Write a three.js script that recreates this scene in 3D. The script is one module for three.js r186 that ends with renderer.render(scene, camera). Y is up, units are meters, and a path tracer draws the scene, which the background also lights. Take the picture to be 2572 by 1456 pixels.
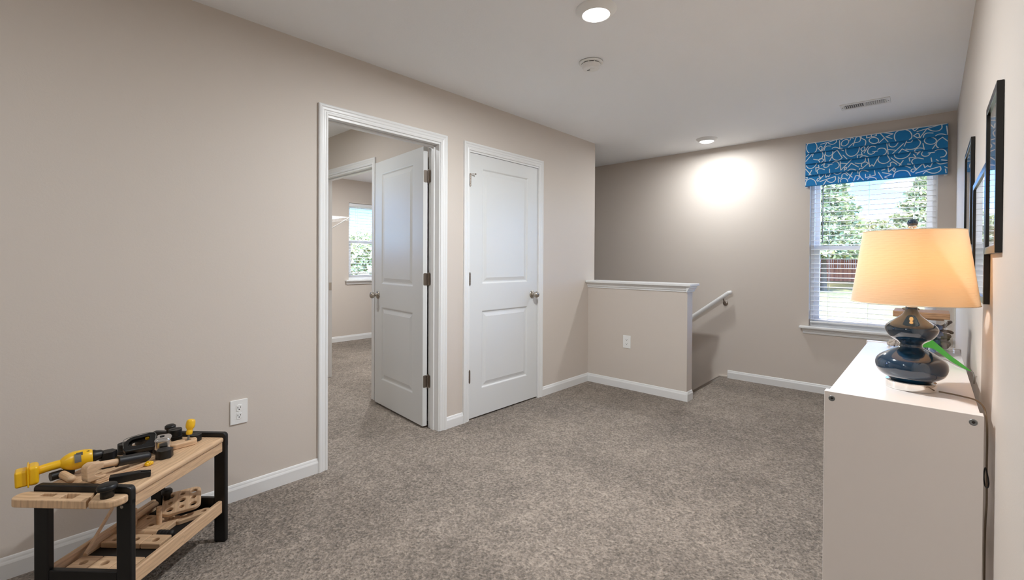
import * as THREE from 'three';
import { RoundedBoxGeometry } from 'three/addons/geometries/RoundedBoxGeometry.js';
import { mergeGeometries, toCreasedNormals } from 'three/addons/utils/BufferGeometryUtils.js';
import { RectAreaLightUniformsLib } from 'three/addons/lights/RectAreaLightUniformsLib.js';
import { Sky } from 'three/addons/objects/Sky.js';

// ------------------------------------------------------------------ camera, sky, sun, exposure
const scene = new THREE.Scene();
const renderer = new THREE.WebGLRenderer({ antialias: true });
renderer.toneMapping = THREE.LinearToneMapping;
renderer.toneMappingExposure = 1.06;
renderer.shadowMap.enabled = true;
renderer.shadowMap.type = THREE.PCFSoftShadowMap;
RectAreaLightUniformsLib.init();

const camera = new THREE.PerspectiveCamera(2 * Math.atan(728 / 1153.24) * 180 / Math.PI, 2572 / 1456, 0.02, 400);
camera.position.set(2.5895, 1.2169, 0);
camera.rotation.order = 'YXZ';
camera.rotation.set(-0.0084, 0.7403, 0.0054);
camera.setViewOffset(2572, 1456, 0, 62.54, 2572, 1456);   // the vertical shift of the lens
camera.updateProjectionMatrix();
scene.add(camera);

const SUN = new THREE.Vector3(9, 13, 5).normalize();
const sky = new Sky();
sky.name = 'sky';
sky.scale.setScalar(300);
sky.material.uniforms.turbidity.value = 9;
sky.material.uniforms.rayleigh.value = 0.45;
sky.material.uniforms.mieCoefficient.value = 0.004;
sky.material.uniforms.mieDirectionalG.value = 0.75;
sky.material.uniforms.sunPosition.value.copy(SUN);
scene.add(sky);
scene.backgroundIntensity = 4.2;

const sun = new THREE.DirectionalLight(new THREE.Color(1, 0.95, 0.86), 13);
sun.name = 'sun_light';
sun.position.copy(SUN).multiplyScalar(60).add(new THREE.Vector3(0, 0, -30));
sun.target.position.set(0, 0, -30);
sun.castShadow = true;
sun.shadow.mapSize.set(2048, 2048);
Object.assign(sun.shadow.camera, { left: -45, right: 45, top: 45, bottom: -45, near: 1, far: 160 });
scene.add(sun, sun.target);

const LED_COLOR = new THREE.Color(0.94, 0.975, 1.0), LED_POWER = 1000;      // every recessed lamp in the house
const BULB_COLOR = new THREE.Color(1.0, 0.50, 0.14), BULB_POWER = 0.085;    // the table lamp's bulb

// ------------------------------------------------------------------ helpers
let seed = 7;
const rnd = () => { seed = (seed * 1664525 + 1013904223) >>> 0; return seed / 4294967296; };
const rr = (a, b) => a + (b - a) * rnd();
const V = (x, y, z) => new THREE.Vector3(x, y, z);
const taken = {};
function numbered(n) { if (!(n in taken)) { taken[n] = 0; return n; } taken[n]++; return n + '_' + String(taken[n]).padStart(3, '0'); }
function shade(o) { o.castShadow = true; o.receiveShadow = true; return o; }
function mesh(name, geo, mat, parent) { const m = shade(new THREE.Mesh(geo, mat)); m.name = name; if (parent) parent.add(m); return m; }
function thing(name, label, category, pos = [0, 0, 0], turn = 0, group) {
  const g = new THREE.Group(); g.name = numbered(name); g.position.set(...pos); g.rotation.y = turn; scene.add(g);
  g.userData = { label, category }; if (group) g.userData.group = group; return g;
}
function single(name, label, category, geo, mat, pos = [0, 0, 0], group) {
  const m = mesh(numbered(name), geo, mat, scene); m.position.set(...pos); m.userData = { label, category }; if (group) m.userData.group = group; return m;
}
function structMesh(name, geo, mat) { const m = mesh(numbered(name), geo, mat, scene); m.userData = { kind: 'structure' }; return m; }
function structGroup(name, label) { const g = new THREE.Group(); g.name = numbered(name); scene.add(g); g.userData = { kind: 'structure' }; if (label) g.userData.label = label; return g; }
const clean = (g) => { const o = g.index ? g.toNonIndexed() : g; for (const k of Object.keys(o.attributes)) if (!['position', 'normal', 'uv'].includes(k)) o.deleteAttribute(k); if (!o.attributes.uv) o.setAttribute('uv', new THREE.BufferAttribute(new Float32Array(o.attributes.position.count * 2), 2)); return o; };
const merge = (...gs) => mergeGeometries(gs.flat().map(clean));
const at = (g, x, y, z) => g.translate(x, y, z);
const box = (w, h, d, x = 0, y = 0, z = 0) => new THREE.BoxGeometry(w, h, d).translate(x, y, z);
const span = (x0, x1, y0, y1, z0, z1) => box(Math.abs(x1 - x0), Math.abs(y1 - y0), Math.abs(z1 - z0), (x0 + x1) / 2, (y0 + y1) / 2, (z0 + z1) / 2);
const rbox = (w, h, d, r = 0.004, x = 0, y = 0, z = 0, s = 2) => new RoundedBoxGeometry(w, h, d, s, Math.min(r, w / 2.01, h / 2.01, d / 2.01)).translate(x, y, z);
const rspan = (x0, x1, y0, y1, z0, z1, r = 0.003) => rbox(Math.abs(x1 - x0), Math.abs(y1 - y0), Math.abs(z1 - z0), r, (x0 + x1) / 2, (y0 + y1) / 2, (z0 + z1) / 2);
const cyl = (r0, r1, h, x = 0, y = 0, z = 0, n = 24) => new THREE.CylinderGeometry(r0, r1, h, n).translate(x, y, z);
const lathe = (pts, n = 48) => new THREE.LatheGeometry(pts.map(([r, y]) => new THREE.Vector2(r, y)), n);
const smoothPts = (pts, n = 60) => new THREE.SplineCurve(pts.map(([r, y]) => new THREE.Vector2(r, y))).getPoints(n).map((p) => [Math.max(0, p.x), p.y]);
const tube = (pts, r, n = 60, k = 10, closed = false) => new THREE.TubeGeometry(new THREE.CatmullRomCurve3(pts.map((p) => (p.isVector3 ? p : V(...p))), closed), n, r, k, closed);
const bar = (a, b, r, r2 = r, n = 16) => { const A = V(...a), B = V(...b), d = B.clone().sub(A), g = new THREE.CylinderGeometry(r2, r, d.length(), n); g.applyQuaternion(new THREE.Quaternion().setFromUnitVectors(V(0, 1, 0), d.clone().normalize())); const c = A.add(B).multiplyScalar(0.5); return g.translate(c.x, c.y, c.z); };
function roundRect(w, h, r, cx = 0, cy = 0, S = new THREE.Shape()) {
  const x0 = cx - w / 2, x1 = cx + w / 2, y0 = cy - h / 2, y1 = cy + h / 2;
  S.moveTo(x0 + r, y0); S.lineTo(x1 - r, y0); S.absarc(x1 - r, y0 + r, r, -Math.PI / 2, 0, false); S.lineTo(x1, y1 - r); S.absarc(x1 - r, y1 - r, r, 0, Math.PI / 2, false);
  S.lineTo(x0 + r, y1); S.absarc(x0 + r, y1 - r, r, Math.PI / 2, Math.PI, false); S.lineTo(x0, y0 + r); S.absarc(x0 + r, y0 + r, r, Math.PI, Math.PI * 1.5, false); return S;
}
const hole = (x, y, r, ry = r, rot = 0) => { const p = new THREE.Path(); p.absellipse(x, y, r, ry, 0, Math.PI * 2, true, rot); return p; };
const poly = (pts) => { const s = new THREE.Shape(); pts.forEach(([x, y], i) => (i ? s.lineTo(x, y) : s.moveTo(x, y))); s.closePath(); return s; };
const extr = (s, d, b = 0.002, seg = 2, curve = 14) => new THREE.ExtrudeGeometry(s, { depth: d - 2 * b, bevelEnabled: b > 0, bevelThickness: b, bevelSize: b, bevelOffset: -b, bevelSegments: seg, curveSegments: curve }).translate(0, 0, b);
const flat = (g) => g.rotateX(-Math.PI / 2);           // a shape drawn in x and -z, its depth turned upwards
function boxUV(g, s = 1, along = 0) {                    // uv in metres; along = 1 swaps the axes
  g = g.index ? g.toNonIndexed() : g; const p = g.attributes.position, n = g.attributes.normal, uv = new Float32Array(p.count * 2);
  for (let i = 0; i < p.count; i++) {
    const a = Math.abs(n.getX(i)), b = Math.abs(n.getY(i)), c = Math.abs(n.getZ(i)); let u, v;
    if (b >= a && b >= c) { u = p.getX(i); v = p.getZ(i); } else if (a >= c) { u = p.getZ(i); v = p.getY(i); } else { u = p.getX(i); v = p.getY(i); }
    if (along) [u, v] = [v, u];
    uv[2 * i] = u * s; uv[2 * i + 1] = v * s;
  }
  g.setAttribute('uv', new THREE.BufferAttribute(uv, 2)); return g;
}
// a moulding: profile points (a, b) measured along A (out of the wall) and B (across), swept from p0 to p1; m0 and m1 mitre the ends by b
function sweep(profile, p0, p1, A, B, m0 = 0, m1 = 0) {
  const P0 = V(...p0), P1 = V(...p1), D = P1.clone().sub(P0).normalize(), pos = [], n = profile.length;
  const pt = (P, [a, b], m) => P.clone().addScaledVector(A, a).addScaledVector(B, b).addScaledVector(D, m * b);
  const tri = (...v) => v.forEach((q) => pos.push(q.x, q.y, q.z));
  for (let i = 0; i < n; i++) { const q = profile[i], r = profile[(i + 1) % n], a = pt(P0, q, m0), b = pt(P0, r, m0), c = pt(P1, r, m1), d = pt(P1, q, m1); tri(a, b, c); tri(a, c, d); }
  const tris = THREE.ShapeUtils.triangulateShape(profile.map(([a, b]) => new THREE.Vector2(a, b)), []);
  for (const [i, j, k] of tris) { tri(pt(P0, profile[i], m0), pt(P0, profile[k], m0), pt(P0, profile[j], m0)); tri(pt(P1, profile[i], m1), pt(P1, profile[j], m1), pt(P1, profile[k], m1)); }
  const g = new THREE.BufferGeometry(); g.setAttribute('position', new THREE.Float32BufferAttribute(pos, 3));
  const flip = new THREE.Vector3().crossVectors(A, B).dot(D) < 0 !== THREE.ShapeUtils.isClockWise(profile.map(([a, b]) => new THREE.Vector2(a, b)));
  if (!flip) for (let i = 0; i < pos.length; i += 9) for (let k = 0; k < 3; k++) { const t = g.attributes.position.array[i + 3 + k]; g.attributes.position.array[i + 3 + k] = g.attributes.position.array[i + 6 + k]; g.attributes.position.array[i + 6 + k] = t; }
  g.computeVertexNormals(); return clean(g);
}

// ------------------------------------------------------------------ textures and materials
function noiseGrid(n, cell) { const k = Math.max(1, Math.round(n / cell)), t = new Float32Array(k * k); for (let i = 0; i < t.length; i++) t[i] = rnd(); return (x, y) => { const fx = x * k / n, fy = y * k / n, x0 = Math.floor(fx), y0 = Math.floor(fy); let u = fx - x0, v = fy - y0; u = u * u * (3 - 2 * u); v = v * v * (3 - 2 * v); const a = x0 % k, b = (x0 + 1) % k, c = (y0 % k) * k, d = ((y0 + 1) % k) * k; return (t[a + c] * (1 - u) + t[b + c] * u) * (1 - v) + (t[a + d] * (1 - u) + t[b + d] * u) * v; }; }
function dataTex(n, fn, srgb, repeat = 1) {
  const d = new Uint8Array(n * n * 4);
  for (let y = 0; y < n; y++) for (let x = 0; x < n; x++) { const c = fn(x, y), i = 4 * (y * n + x); for (let k = 0; k < 3; k++) d[i + k] = Math.max(0, Math.min(255, Math.round(c[k] * 255))); d[i + 3] = 255; }
  const t = new THREE.DataTexture(d, n, n); t.wrapS = t.wrapT = THREE.RepeatWrapping; t.magFilter = THREE.LinearFilter; t.minFilter = THREE.LinearMipmapLinearFilter; t.generateMipmaps = true;
  if (srgb) t.colorSpace = THREE.SRGBColorSpace; t.repeat.set(repeat, repeat); t.needsUpdate = true; return t;
}
const std = (color, roughness = 0.6, o = {}) => new THREE.MeshStandardMaterial({ color, roughness, metalness: 0, side: THREE.DoubleSide, ...o });
const phys = (color, roughness = 0.4, o = {}) => new THREE.MeshPhysicalMaterial({ color, roughness, metalness: 0, side: THREE.DoubleSide, ...o });

const CN = 2048, cA = noiseGrid(CN, 7), cB = noiseGrid(CN, 3.4), cC = noiseGrid(CN, 40), cD = noiseGrid(CN, 260), cE = noiseGrid(CN, 12);
const carpetH = new Float32Array(CN * CN);
for (let y = 0; y < CN; y++) for (let x = 0; x < CN; x++) carpetH[y * CN + x] = 0.5 * cA(x, y) + 0.32 * cB(x, y) + 0.18 * cE(x, y);
const carpetMap = dataTex(CN, (x, y) => { const h = carpetH[y * CN + x], f = 0.62 + 0.66 * h + 0.10 * (cC(x, y) - 0.5) + 0.13 * (cD(x, y) - 0.5); return [0.578 * f, 0.534 * f, 0.492 * f]; }, true, 0.42);
const carpetBump = dataTex(CN, (x, y) => { const h = carpetH[y * CN + x]; return [h, h, h]; }, false, 0.42);
const pN = 512, pA = noiseGrid(pN, 3), pB = noiseGrid(pN, 8);
const peelBump = dataTex(pN, (x, y) => { const h = 0.5 * pA(x, y) + 0.5 * pB(x, y); return [h, h, h]; }, false, 2.2);
const wN = 1024, wA = noiseGrid(wN, 6), wB = noiseGrid(wN, 70), wC = noiseGrid(wN, 160), wD = noiseGrid(wN, 2.2);
function woodTex(base, depth, rep) { return dataTex(wN, (x, y) => { const warp = 40 * wB((x / 5) % wN, y); const ring = 0.5 + 0.5 * Math.sin((y + warp + 26 * wC(x, y)) * 0.155); const fib = wA((x / 16) % wN, (y * 1.0) % wN) * 0.55 + wD((x / 22) % wN, y) * 0.45; const f = 1 - depth * (0.42 * ring * ring + 0.75 * (fib - 0.3)); return base.map((c, i) => c * (f + (i === 0 ? 0.02 : 0) * ring)); }, true, rep); }
const pineMap = woodTex([0.87, 0.735, 0.585], 0.2, 2.4), oakMap = woodTex([0.70, 0.55, 0.41], 0.34, 4);
const fN = 256, fabricBump = dataTex(fN, (x, y) => { const a = 0.5 + 0.5 * Math.sin(x * Math.PI / 4), b = 0.5 + 0.5 * Math.sin(y * Math.PI / 4), h = ((Math.floor(x / 8) + Math.floor(y / 8)) % 2 ? a : b); return [h, h, h]; }, false, 1);
const lawnA = noiseGrid(512, 5), lawnB = noiseGrid(512, 40), lawnC = noiseGrid(512, 130);
const lawnMap = dataTex(512, (x, y) => { const f = 0.75 + 0.25 * lawnA(x, y) + 0.25 * (lawnB(x, y) - 0.5), g = lawnC(x, y); return [(0.52 - 0.08 * g) * f, (0.47 - 0.02 * g) * f, (0.30 - 0.08 * g) * f]; }, true, 0.12);

const M = {
  wall: std(0xd6ccc2, 0.62, { bumpMap: peelBump, bumpScale: 0.00016 }),
  ceiling: std(0xfafbfd, 0.8, { bumpMap: peelBump, bumpScale: 0.0003 }),
  trim: std(0xebebea, 0.32),
  door: std(0xdfe0df, 0.36),
  carpet: std(0xffffff, 1, { map: carpetMap, bumpMap: carpetBump, bumpScale: 0.009 }),
  nickel: std(0xb9b2a8, 0.28, { metalness: 1 }),
  darkNickel: std(0x9a8f85, 0.35, { metalness: 1 }),
  chrome: std(0xf4f2ef, 0.06, { metalness: 1 }),
  plastic: std(0xf3f3f1, 0.35),
  dark: std(0x15130f, 0.6),
  slot: std(0x2c2825, 0.7),
  glass: phys(0xffffff, 0.0, { transmission: 1, thickness: 0, ior: 1.5 }),
  vinyl: std(0xf4f6f8, 0.4),
  slat: phys(0xf2f3f7, 0.5, { transmission: 0.12, thickness: 0 }),
  cord: std(0xe8e8e8, 0.8),
  wand: std(0x8d9096, 0.3),
  dresser: std(0xf3ece7, 0.33),
  bolt: std(0x8a8d8e, 0.35, { metalness: 0.9 }),
  navy: phys(0x0d3049, 0.1, { clearcoat: 1, clearcoatRoughness: 0.02, ior: 1.6 }),
  shadeCloth: phys(0xe7d4b8, 1, { transmission: 0.55, thickness: 0, bumpMap: fabricBump, bumpScale: 0.0002 }),
  shadeTrim: std(0xe9dcc8, 0.8),
  lampCord: std(0x8b7a66, 0.5),
  pine: std(0xffffff, 0.5, { map: pineMap }),
  oak: std(0xffffff, 0.55, { map: oakMap }),
  black: std(0x0b0b0c, 0.42),
  blackMatt: std(0x121110, 0.6),
  yellow: phys(0xf2bd10, 0.35, { clearcoat: 0.3, clearcoatRoughness: 0.3 }),
  grey: std(0x6d6b66, 0.5),
  silver: std(0xd6d6d6, 0.16, { metalness: 1 }),
  frame: std(0x12110f, 0.28),
  jar: phys(0xffffff, 0.02, { transmission: 1, thickness: 0, ior: 1.45 }),
  blueChip: std(0x5b6f96, 0.45), blueDark: std(0x2d3a58, 0.45), paleChip: std(0xb9c2d0, 0.5),
  drift: std(0x8a7767, 0.9), driftDark: std(0x6a5a4d, 0.9), coral: std(0xb3a79c, 0.9),
  green: std(0x3f9a2c, 0.7),
  wire: std(0xf0f0f0, 0.4),
};

// ------------------------------------------------------------------ the room shell
const H = 2.44, W = 2.73, ZF = -5.108, TH = 0.115, ZN = 2.9;     // height, right wall, far wall, wall thickness, wall behind the camera
const ZH = -3.989, XH = 1.02;                                     // half wall: front face and free end
function wallShape(outline, holes = []) { const s = poly(outline); for (const [x0, x1, y0, y1] of holes) { const p = new THREE.Path(); p.moveTo(x0, y0); p.lineTo(x0, y1); p.lineTo(x1, y1); p.lineTo(x1, y0); p.closePath(); s.holes.push(p); } return s; }
const wallX = (shape, x0, x1) => new THREE.ExtrudeGeometry(shape, { depth: x1 - x0, bevelEnabled: false }).rotateY(Math.PI / 2).translate(x0, 0, 0);   // drawn in (-z, y)
const wallZ = (shape, z0, z1) => new THREE.ExtrudeGeometry(shape, { depth: z1 - z0, bevelEnabled: false }).translate(0, 0, z0);                        // drawn in (x, y)

// carpeted floors (one slab each; the stairwell stays open)
structMesh('floor', boxUV(merge(span(0 - TH, W, -0.22, 0, ZH - TH, ZN), span(0.972, W, -0.22, 0, ZF, ZH - TH))), M.carpet);
structMesh('floor', boxUV(merge(span(-4.05, -TH, -0.22, 0, -3.98, -0.5), span(-4.05, -2.75, -0.22, 0, ZF, -3.98))), M.carpet);
structMesh('ceiling', boxUV(span(-4.2, W + 0.15, H, H + 0.2, ZF - 0.15, ZN + 0.15)), M.ceiling);

// left wall with the two door openings
const D1 = [1.226, 2.08], D2 = [2.338, 3.194], DH = 2.062;          // rough openings along -z
structMesh('wall_left', boxUV(wallX(poly([[-ZN, 0], [D1[0], 0], [D1[0], DH], [D1[1], DH], [D1[1], 0], [D2[0], 0], [D2[0], DH], [D2[1], DH], [D2[1], 0], [-ZH + TH, 0], [-ZH + TH, H], [-ZN, H]]), -TH, 0)), M.wall);
// far wall with its window; it also closes the stairwell below the floor
const WX0 = 1.735, WX1 = 2.622, WY0 = 0.60, WY1 = 2.09;
structMesh('wall_far', boxUV(wallZ(wallShape([[-4.2, -3.0], [W + 0.15, -3.0], [W + 0.15, H], [-4.2, H]], [[WX0, WX1, WY0, WY1]]), ZF - 0.15, ZF)), M.wall);
structMesh('wall_right', boxUV(span(W, W + 0.15, -0.22, H, ZF, ZN + 0.15)), M.wall);
structMesh('wall_near', boxUV(span(-TH, W, -0.22, H, ZN, ZN + 0.15)), M.wall);
// half wall by the stairs and the walls round the stairwell
structMesh('wall_stair_half', boxUV(span(0.0005, XH, 0, 0.957, ZH - TH, ZH)), M.wall);
structMesh('wall_stair_side', boxUV(merge(span(-2.7, -TH, -3, H, -4.104, -3.982), span(-TH, XH, -3, -0.221, ZH - TH, ZH))), M.wall);
structMesh('wall_stair_end', boxUV(span(-2.8, -2.7, -3, H, ZF, -3.982)), M.wall);
structMesh('floor', boxUV(span(-2.7, 0.97, -3.1, -2.85, ZF, ZH - TH)), M.carpet);
// the rooms behind the open door
const VZ = -2.155, BX = -3.93;                                     // wall behind the open door, bedroom's window wall
structMesh('wall_vestibule', boxUV(wallZ(poly([[-4.05, 0], [-2.052, 0], [-2.052, DH], [-1.03, DH], [-1.03, 0], [-TH, 0], [-TH, H], [-4.05, H]]), VZ - TH, VZ)), M.wall);
structMesh('wall_vestibule_end', boxUV(wallX(wallShape([[0.5, -0.22], [-VZ, -0.22], [-VZ, H], [0.5, H]], [[1.05, 1.55, 1.25, 2.05]]), -2.54, -2.4)), M.wall);
structMesh('wall_vestibule_near', boxUV(span(-2.54, -TH, 0, H, -0.6, -0.5)), M.wall);
structMesh('wall_closet', boxUV(span(-0.95, -0.85, 0, H, -3.982, VZ - TH)), M.wall);
const BW = [3.466, 4.33, 0.905, 2.09];
structMesh('wall_bedroom', boxUV(wallX(wallShape([[2.0, -0.22], [5.26, -0.22], [5.26, H], [2.0, H]], [BW]), BX - 0.14, BX)), M.wall);

// ------------------------------------------------------------------ stairs going down behind the half wall
{
  const g = structGroup('stair', 'carpeted stairs going down beside the far wall');
  for (let i = 1; i <= 14; i++) {
    const x1 = 0.972 - 0.253 * (i - 1), y = -0.19 * i;
    mesh('tread', boxUV(span(x1 - 0.253, x1, Math.max(y - 0.2, -2.85), y, ZF + 0.016, ZH - TH)), M.carpet, g);
  }
  mesh('nosing', boxUV(rspan(0.955, 0.99, -0.05, 0.0015, ZF + 0.016, ZH - TH - 0.002, 0.012)), M.carpet, g);
}
{ // sloping skirt board on the far wall, painted like the wall
  const g = structGroup('trim_skirt');
  const s = 0.752, y0 = 0.012, x0 = 0.93;
  const sh = poly([[1.012, y0 + 0.006], [x0, y0], [-2.2, y0 - s * (x0 + 2.2)], [-2.2, y0 - s * (x0 + 2.2) - 0.5], [x0 - 0.3, y0 - 0.55], [1.012, -0.2]]);
  mesh('skirt_board', boxUV(new THREE.ExtrudeGeometry(sh, { depth: 0.014, bevelEnabled: false }).translate(0, 0, ZF)), M.wall, g);
  const cap = poly([[1.012, y0 + 0.012], [x0, y0 + 0.006], [-2.2, y0 + 0.006 - s * (x0 + 2.2)], [-2.2, y0 - 0.006 - s * (x0 + 2.2)], [x0, y0 - 0.006], [1.012, y0]]);
  mesh('skirt_cap', boxUV(new THREE.ExtrudeGeometry(cap, { depth: 0.022, bevelEnabled: false }).translate(0, 0, ZF)), M.wall, g);
}

// ------------------------------------------------------------------ baseboards
const BASE = [[0, 0], [0.013, 0], [0.013, 0.058], [0.011, 0.064], [0.0085, 0.069], [0.0075, 0.075], [0.005, 0.081], [0.002, 0.083], [0, 0.083]];
const X1 = V(1, 0, 0), Y1 = V(0, 1, 0), Z1 = V(0, 0, 1), nX = V(-1, 0, 0), nZ = V(0, 0, -1);
const OUT = 0.057, CI = 0.005;                                     // casing width, reveal
const c1a = -1.189, c1b = -2.127, c2a = -2.289, c2b = -3.234;      // outer edges of the two casings
{
  const g = structGroup('baseboard_left');
  for (const [a, b] of [[ZN, c1a], [c1b, c2a], [c2b, ZH]]) mesh('baseboard', sweep(BASE, [0, 0, a], [0, 0, b], X1, Y1), M.trim, g);
  const h = structGroup('baseboard_half_wall');
  mesh('baseboard', sweep(BASE, [0, 0, ZH], [XH + 0.013, 0, ZH], Z1, Y1), M.trim, h);
  mesh('baseboard', sweep(BASE, [XH, 0, ZH + 0.0005], [XH, 0, ZH - TH + 0.004], X1, Y1), M.trim, h);
  mesh('baseboard_corner', box(0.012, 0.066, 0.012, XH + 0.0068, 0.033, ZH + 0.0065), M.trim, h);
  mesh('baseboard', sweep(BASE, [1.014, 0, ZF], [W, 0, ZF], Z1, Y1), M.trim, structGroup('baseboard_far'));
  mesh('baseboard', sweep(BASE, [W, 0, ZN], [W, 0, ZF], nX, Y1), M.trim, structGroup('baseboard_right'));
  mesh('baseboard', sweep(BASE, [0, 0, ZN], [W, 0, ZN], nZ, Y1), M.trim, structGroup('baseboard_near'));
  const b = structGroup('baseboard_bedroom');
  mesh('baseboard', sweep(BASE, [BX, 0, VZ - TH], [BX, 0, ZF], X1, Y1), M.trim, b);
  const v = structGroup('baseboard_vestibule');
  mesh('baseboard', sweep(BASE, [-TH, 0, VZ], [-0.98, 0, VZ], Z1, Y1), M.trim, v);
  mesh('baseboard', sweep(BASE, [-2.1, 0, VZ], [-2.4, 0, VZ], Z1, Y1), M.trim, v);
}

// ------------------------------------------------------------------ cap on the half wall
{
  const g = structGroup('trim_half_wall_cap', 'white moulded cap on the half wall');
  mesh('cap_board', rspan(0.0005, 1.064, 1.006, 1.028, -4.152, -3.937, 0.005), M.trim, g);
  const P = [[0, 0.955], [0.007, 0.955], [0.009, 0.966], [0.016, 0.974], [0.019, 0.984], [0.027, 0.992], [0.030, 1.006], [0, 1.006]];
  mesh('cap_moulding', sweep(P, [0.0005, 0, ZH], [XH, 0, ZH], Z1, Y1), M.trim, g);
  mesh('cap_moulding', sweep(P, [XH, 0, ZH + 0.0295], [XH, 0, ZH - TH - 0.0295], X1, Y1), M.trim, g);
  mesh('cap_moulding', sweep(P, [0.0005, 0, ZH - TH], [XH, 0, ZH - TH], nZ, Y1), M.trim, g);
}

// ------------------------------------------------------------------ doors
const CAS = [[0, 0], [0.007, 0], [0.0095, 0.003], [0.0105, 0.012], [0.0085, 0.016], [0.0085, 0.021], [0.0115, 0.027], [0.0125, 0.038], [0.0160, 0.044], [0.0170, 0.051], [0.0150, 0.057], [0, 0.057]];
function frameX(name, za, zb, yTop, x, out) {           // casing on a wall that faces x (out = +1 or -1); za, zb, yTop are the outer edges
  const g = structGroup(name), A = V(out, 0, 0), w = OUT;
  mesh('casing', sweep(CAS, [x, 0, za - w], [x, yTop - w, za - w], A, V(0, 0, 1), 0, 1), M.trim, g);
  mesh('casing', sweep(CAS, [x, 0, zb + w], [x, yTop - w, zb + w], A, V(0, 0, -1), 0, 1), M.trim, g);
  mesh('casing_head', sweep(CAS, [x, yTop - w, za - w], [x, yTop - w, zb + w], A, Y1, -1, 1), M.trim, g);
  return g;
}
function frameZ(name, xa, xb, yTop, z, out) {
  const g = structGroup(name), A = V(0, 0, out), w = OUT;
  mesh('casing', sweep(CAS, [xa + w, 0, z], [xa + w, yTop - w, z], A, V(-1, 0, 0), 0, 1), M.trim, g);
  mesh('casing', sweep(CAS, [xb - w, 0, z], [xb - w, yTop - w, z], A, V(1, 0, 0), 0, 1), M.trim, g);
  mesh('casing_head', sweep(CAS, [xa + w, yTop - w, z], [xb - w, yTop - w, z], A, Y1, -1, 1), M.trim, g);
  return g;
}
const CT = 2.114;
function jambs(g, za, zb, stopX) {                      // liners and stops of an opening in the left wall
  mesh('jamb', span(-TH - 0.002, 0.002, 0, DH - 0.002, za, za + 0.019), M.trim, g);
  mesh('jamb', span(-TH - 0.002, 0.002, 0, DH - 0.002, zb - 0.019, zb), M.trim, g);
  mesh('jamb_head', span(-TH - 0.002, 0.002, DH - 0.019, DH - 0.0005, zb, za), M.trim, g);
  const [s0, s1] = stopX;
  mesh('door_stop', rspan(s0, s1, 0, DH - 0.02, za - 0.011, za, 0.003), M.trim, g);
  mesh('door_stop', rspan(s0, s1, 0, DH - 0.02, zb, zb + 0.011, 0.003), M.trim, g);
  mesh('door_stop', rspan(s0, s1, DH - 0.031, DH - 0.019, zb, za, 0.003), M.trim, g);
}
{ const g = frameX('trim_door_casing', c1a, c1b, CT, 0, 1); jambs(g, -1.245, -2.061, [-0.078, -0.045]); mesh('strike_plate', span(-0.1, -0.07, 0.90, 0.96, -1.2465, -1.2445), M.nickel, g); }
{ const g = frameX('trim_door_casing', c2a, c2b, CT, 0, 1); jambs(g, -2.357, -3.175, [-0.075, -0.042]); }
frameX('trim_door_casing', c1a, c1b, CT, -TH, -1);
{ // the second opening, beyond the open door
  const g = frameZ('trim_door_casing', -2.095, -0.985, CT, VZ, 1);
  mesh('jamb', span(-2.052, -2.033, 0, 2.045, VZ - TH - 0.002, VZ + 0.002), M.trim, g);
  mesh('jamb', span(-1.047, -1.03, 0, 2.045, VZ - TH - 0.002, VZ + 0.002), M.trim, g);
  mesh('jamb_head', span(-2.052, -1.03, 2.043, 2.061, VZ - TH - 0.002, VZ + 0.002), M.trim, g);
  mesh('door_stop', rspan(-2.033, -2.022, 0, 2.043, VZ - 0.078, VZ - 0.045, 0.003), M.trim, g);
  mesh('door_stop', rspan(-2.033, -1.047, 2.032, 2.043, VZ - 0.078, VZ - 0.045, 0.003), M.trim, g);
  mesh('strike_plate', rspan(-2.0332, -2.0305, 0.905, 0.985, VZ - 0.112, VZ - 0.084, 0.001), M.nickel, g);
}
const ringQuads = (x0, x1, y0, y1, steps) => {         // nested rectangles (inset, z) joined by faces: a moulded panel
  const pos = [], R = steps.map(([i, z]) => [[x0 + i, y0 + i, z], [x1 - i, y0 + i, z], [x1 - i, y1 - i, z], [x0 + i, y1 - i, z]]);
  const t = (...v) => v.forEach((q) => pos.push(...q));
  for (let s = 0; s + 1 < R.length; s++) for (let k = 0; k < 4; k++) { const a = R[s][k], b = R[s][(k + 1) % 4], c = R[s + 1][(k + 1) % 4], d = R[s + 1][k]; t(a, b, c); t(a, c, d); }
  const L = R[R.length - 1]; t(L[0], L[1], L[2]); t(L[0], L[2], L[3]);
  const g = new THREE.BufferGeometry(); g.setAttribute('position', new THREE.Float32BufferAttribute(pos, 3)); g.computeVertexNormals(); return clean(g);
};
const RELIEF = [[0, 0], [0.005, -0.0012], [0.010, -0.0055], [0.014, -0.008], [0.022, -0.008], [0.026, -0.0075], [0.046, -0.0022], [0.048, -0.0012]];
function doorSlab(parent, w, h, panels, t = 0.035) {    // local: hinge edge at x = 0, width along +x, face at z = t (front) and z = 0 (back)
  const s = poly([[0, 0], [w, 0], [w, h], [0, h]]);
  for (const [x0, x1, y0, y1] of panels) { const p = new THREE.Path(); p.moveTo(x0, y0); p.lineTo(x0, y1); p.lineTo(x1, y1); p.lineTo(x1, y0); p.closePath(); s.holes.push(p); }
  const skin = new THREE.ExtrudeGeometry(s, { depth: t, bevelEnabled: false });
  const slab = mesh('slab', clean(skin), M.door, parent);
  for (const [x0, x1, y0, y1] of panels) {
    mesh('panel', merge(ringQuads(x0, x1, y0, y1, RELIEF).translate(0, 0, t), ringQuads(x0, x1, y0, y1, RELIEF).rotateY(Math.PI).translate(x0 + x1, 0, 0)), M.door, slab);
  }
  return slab;
}
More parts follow.
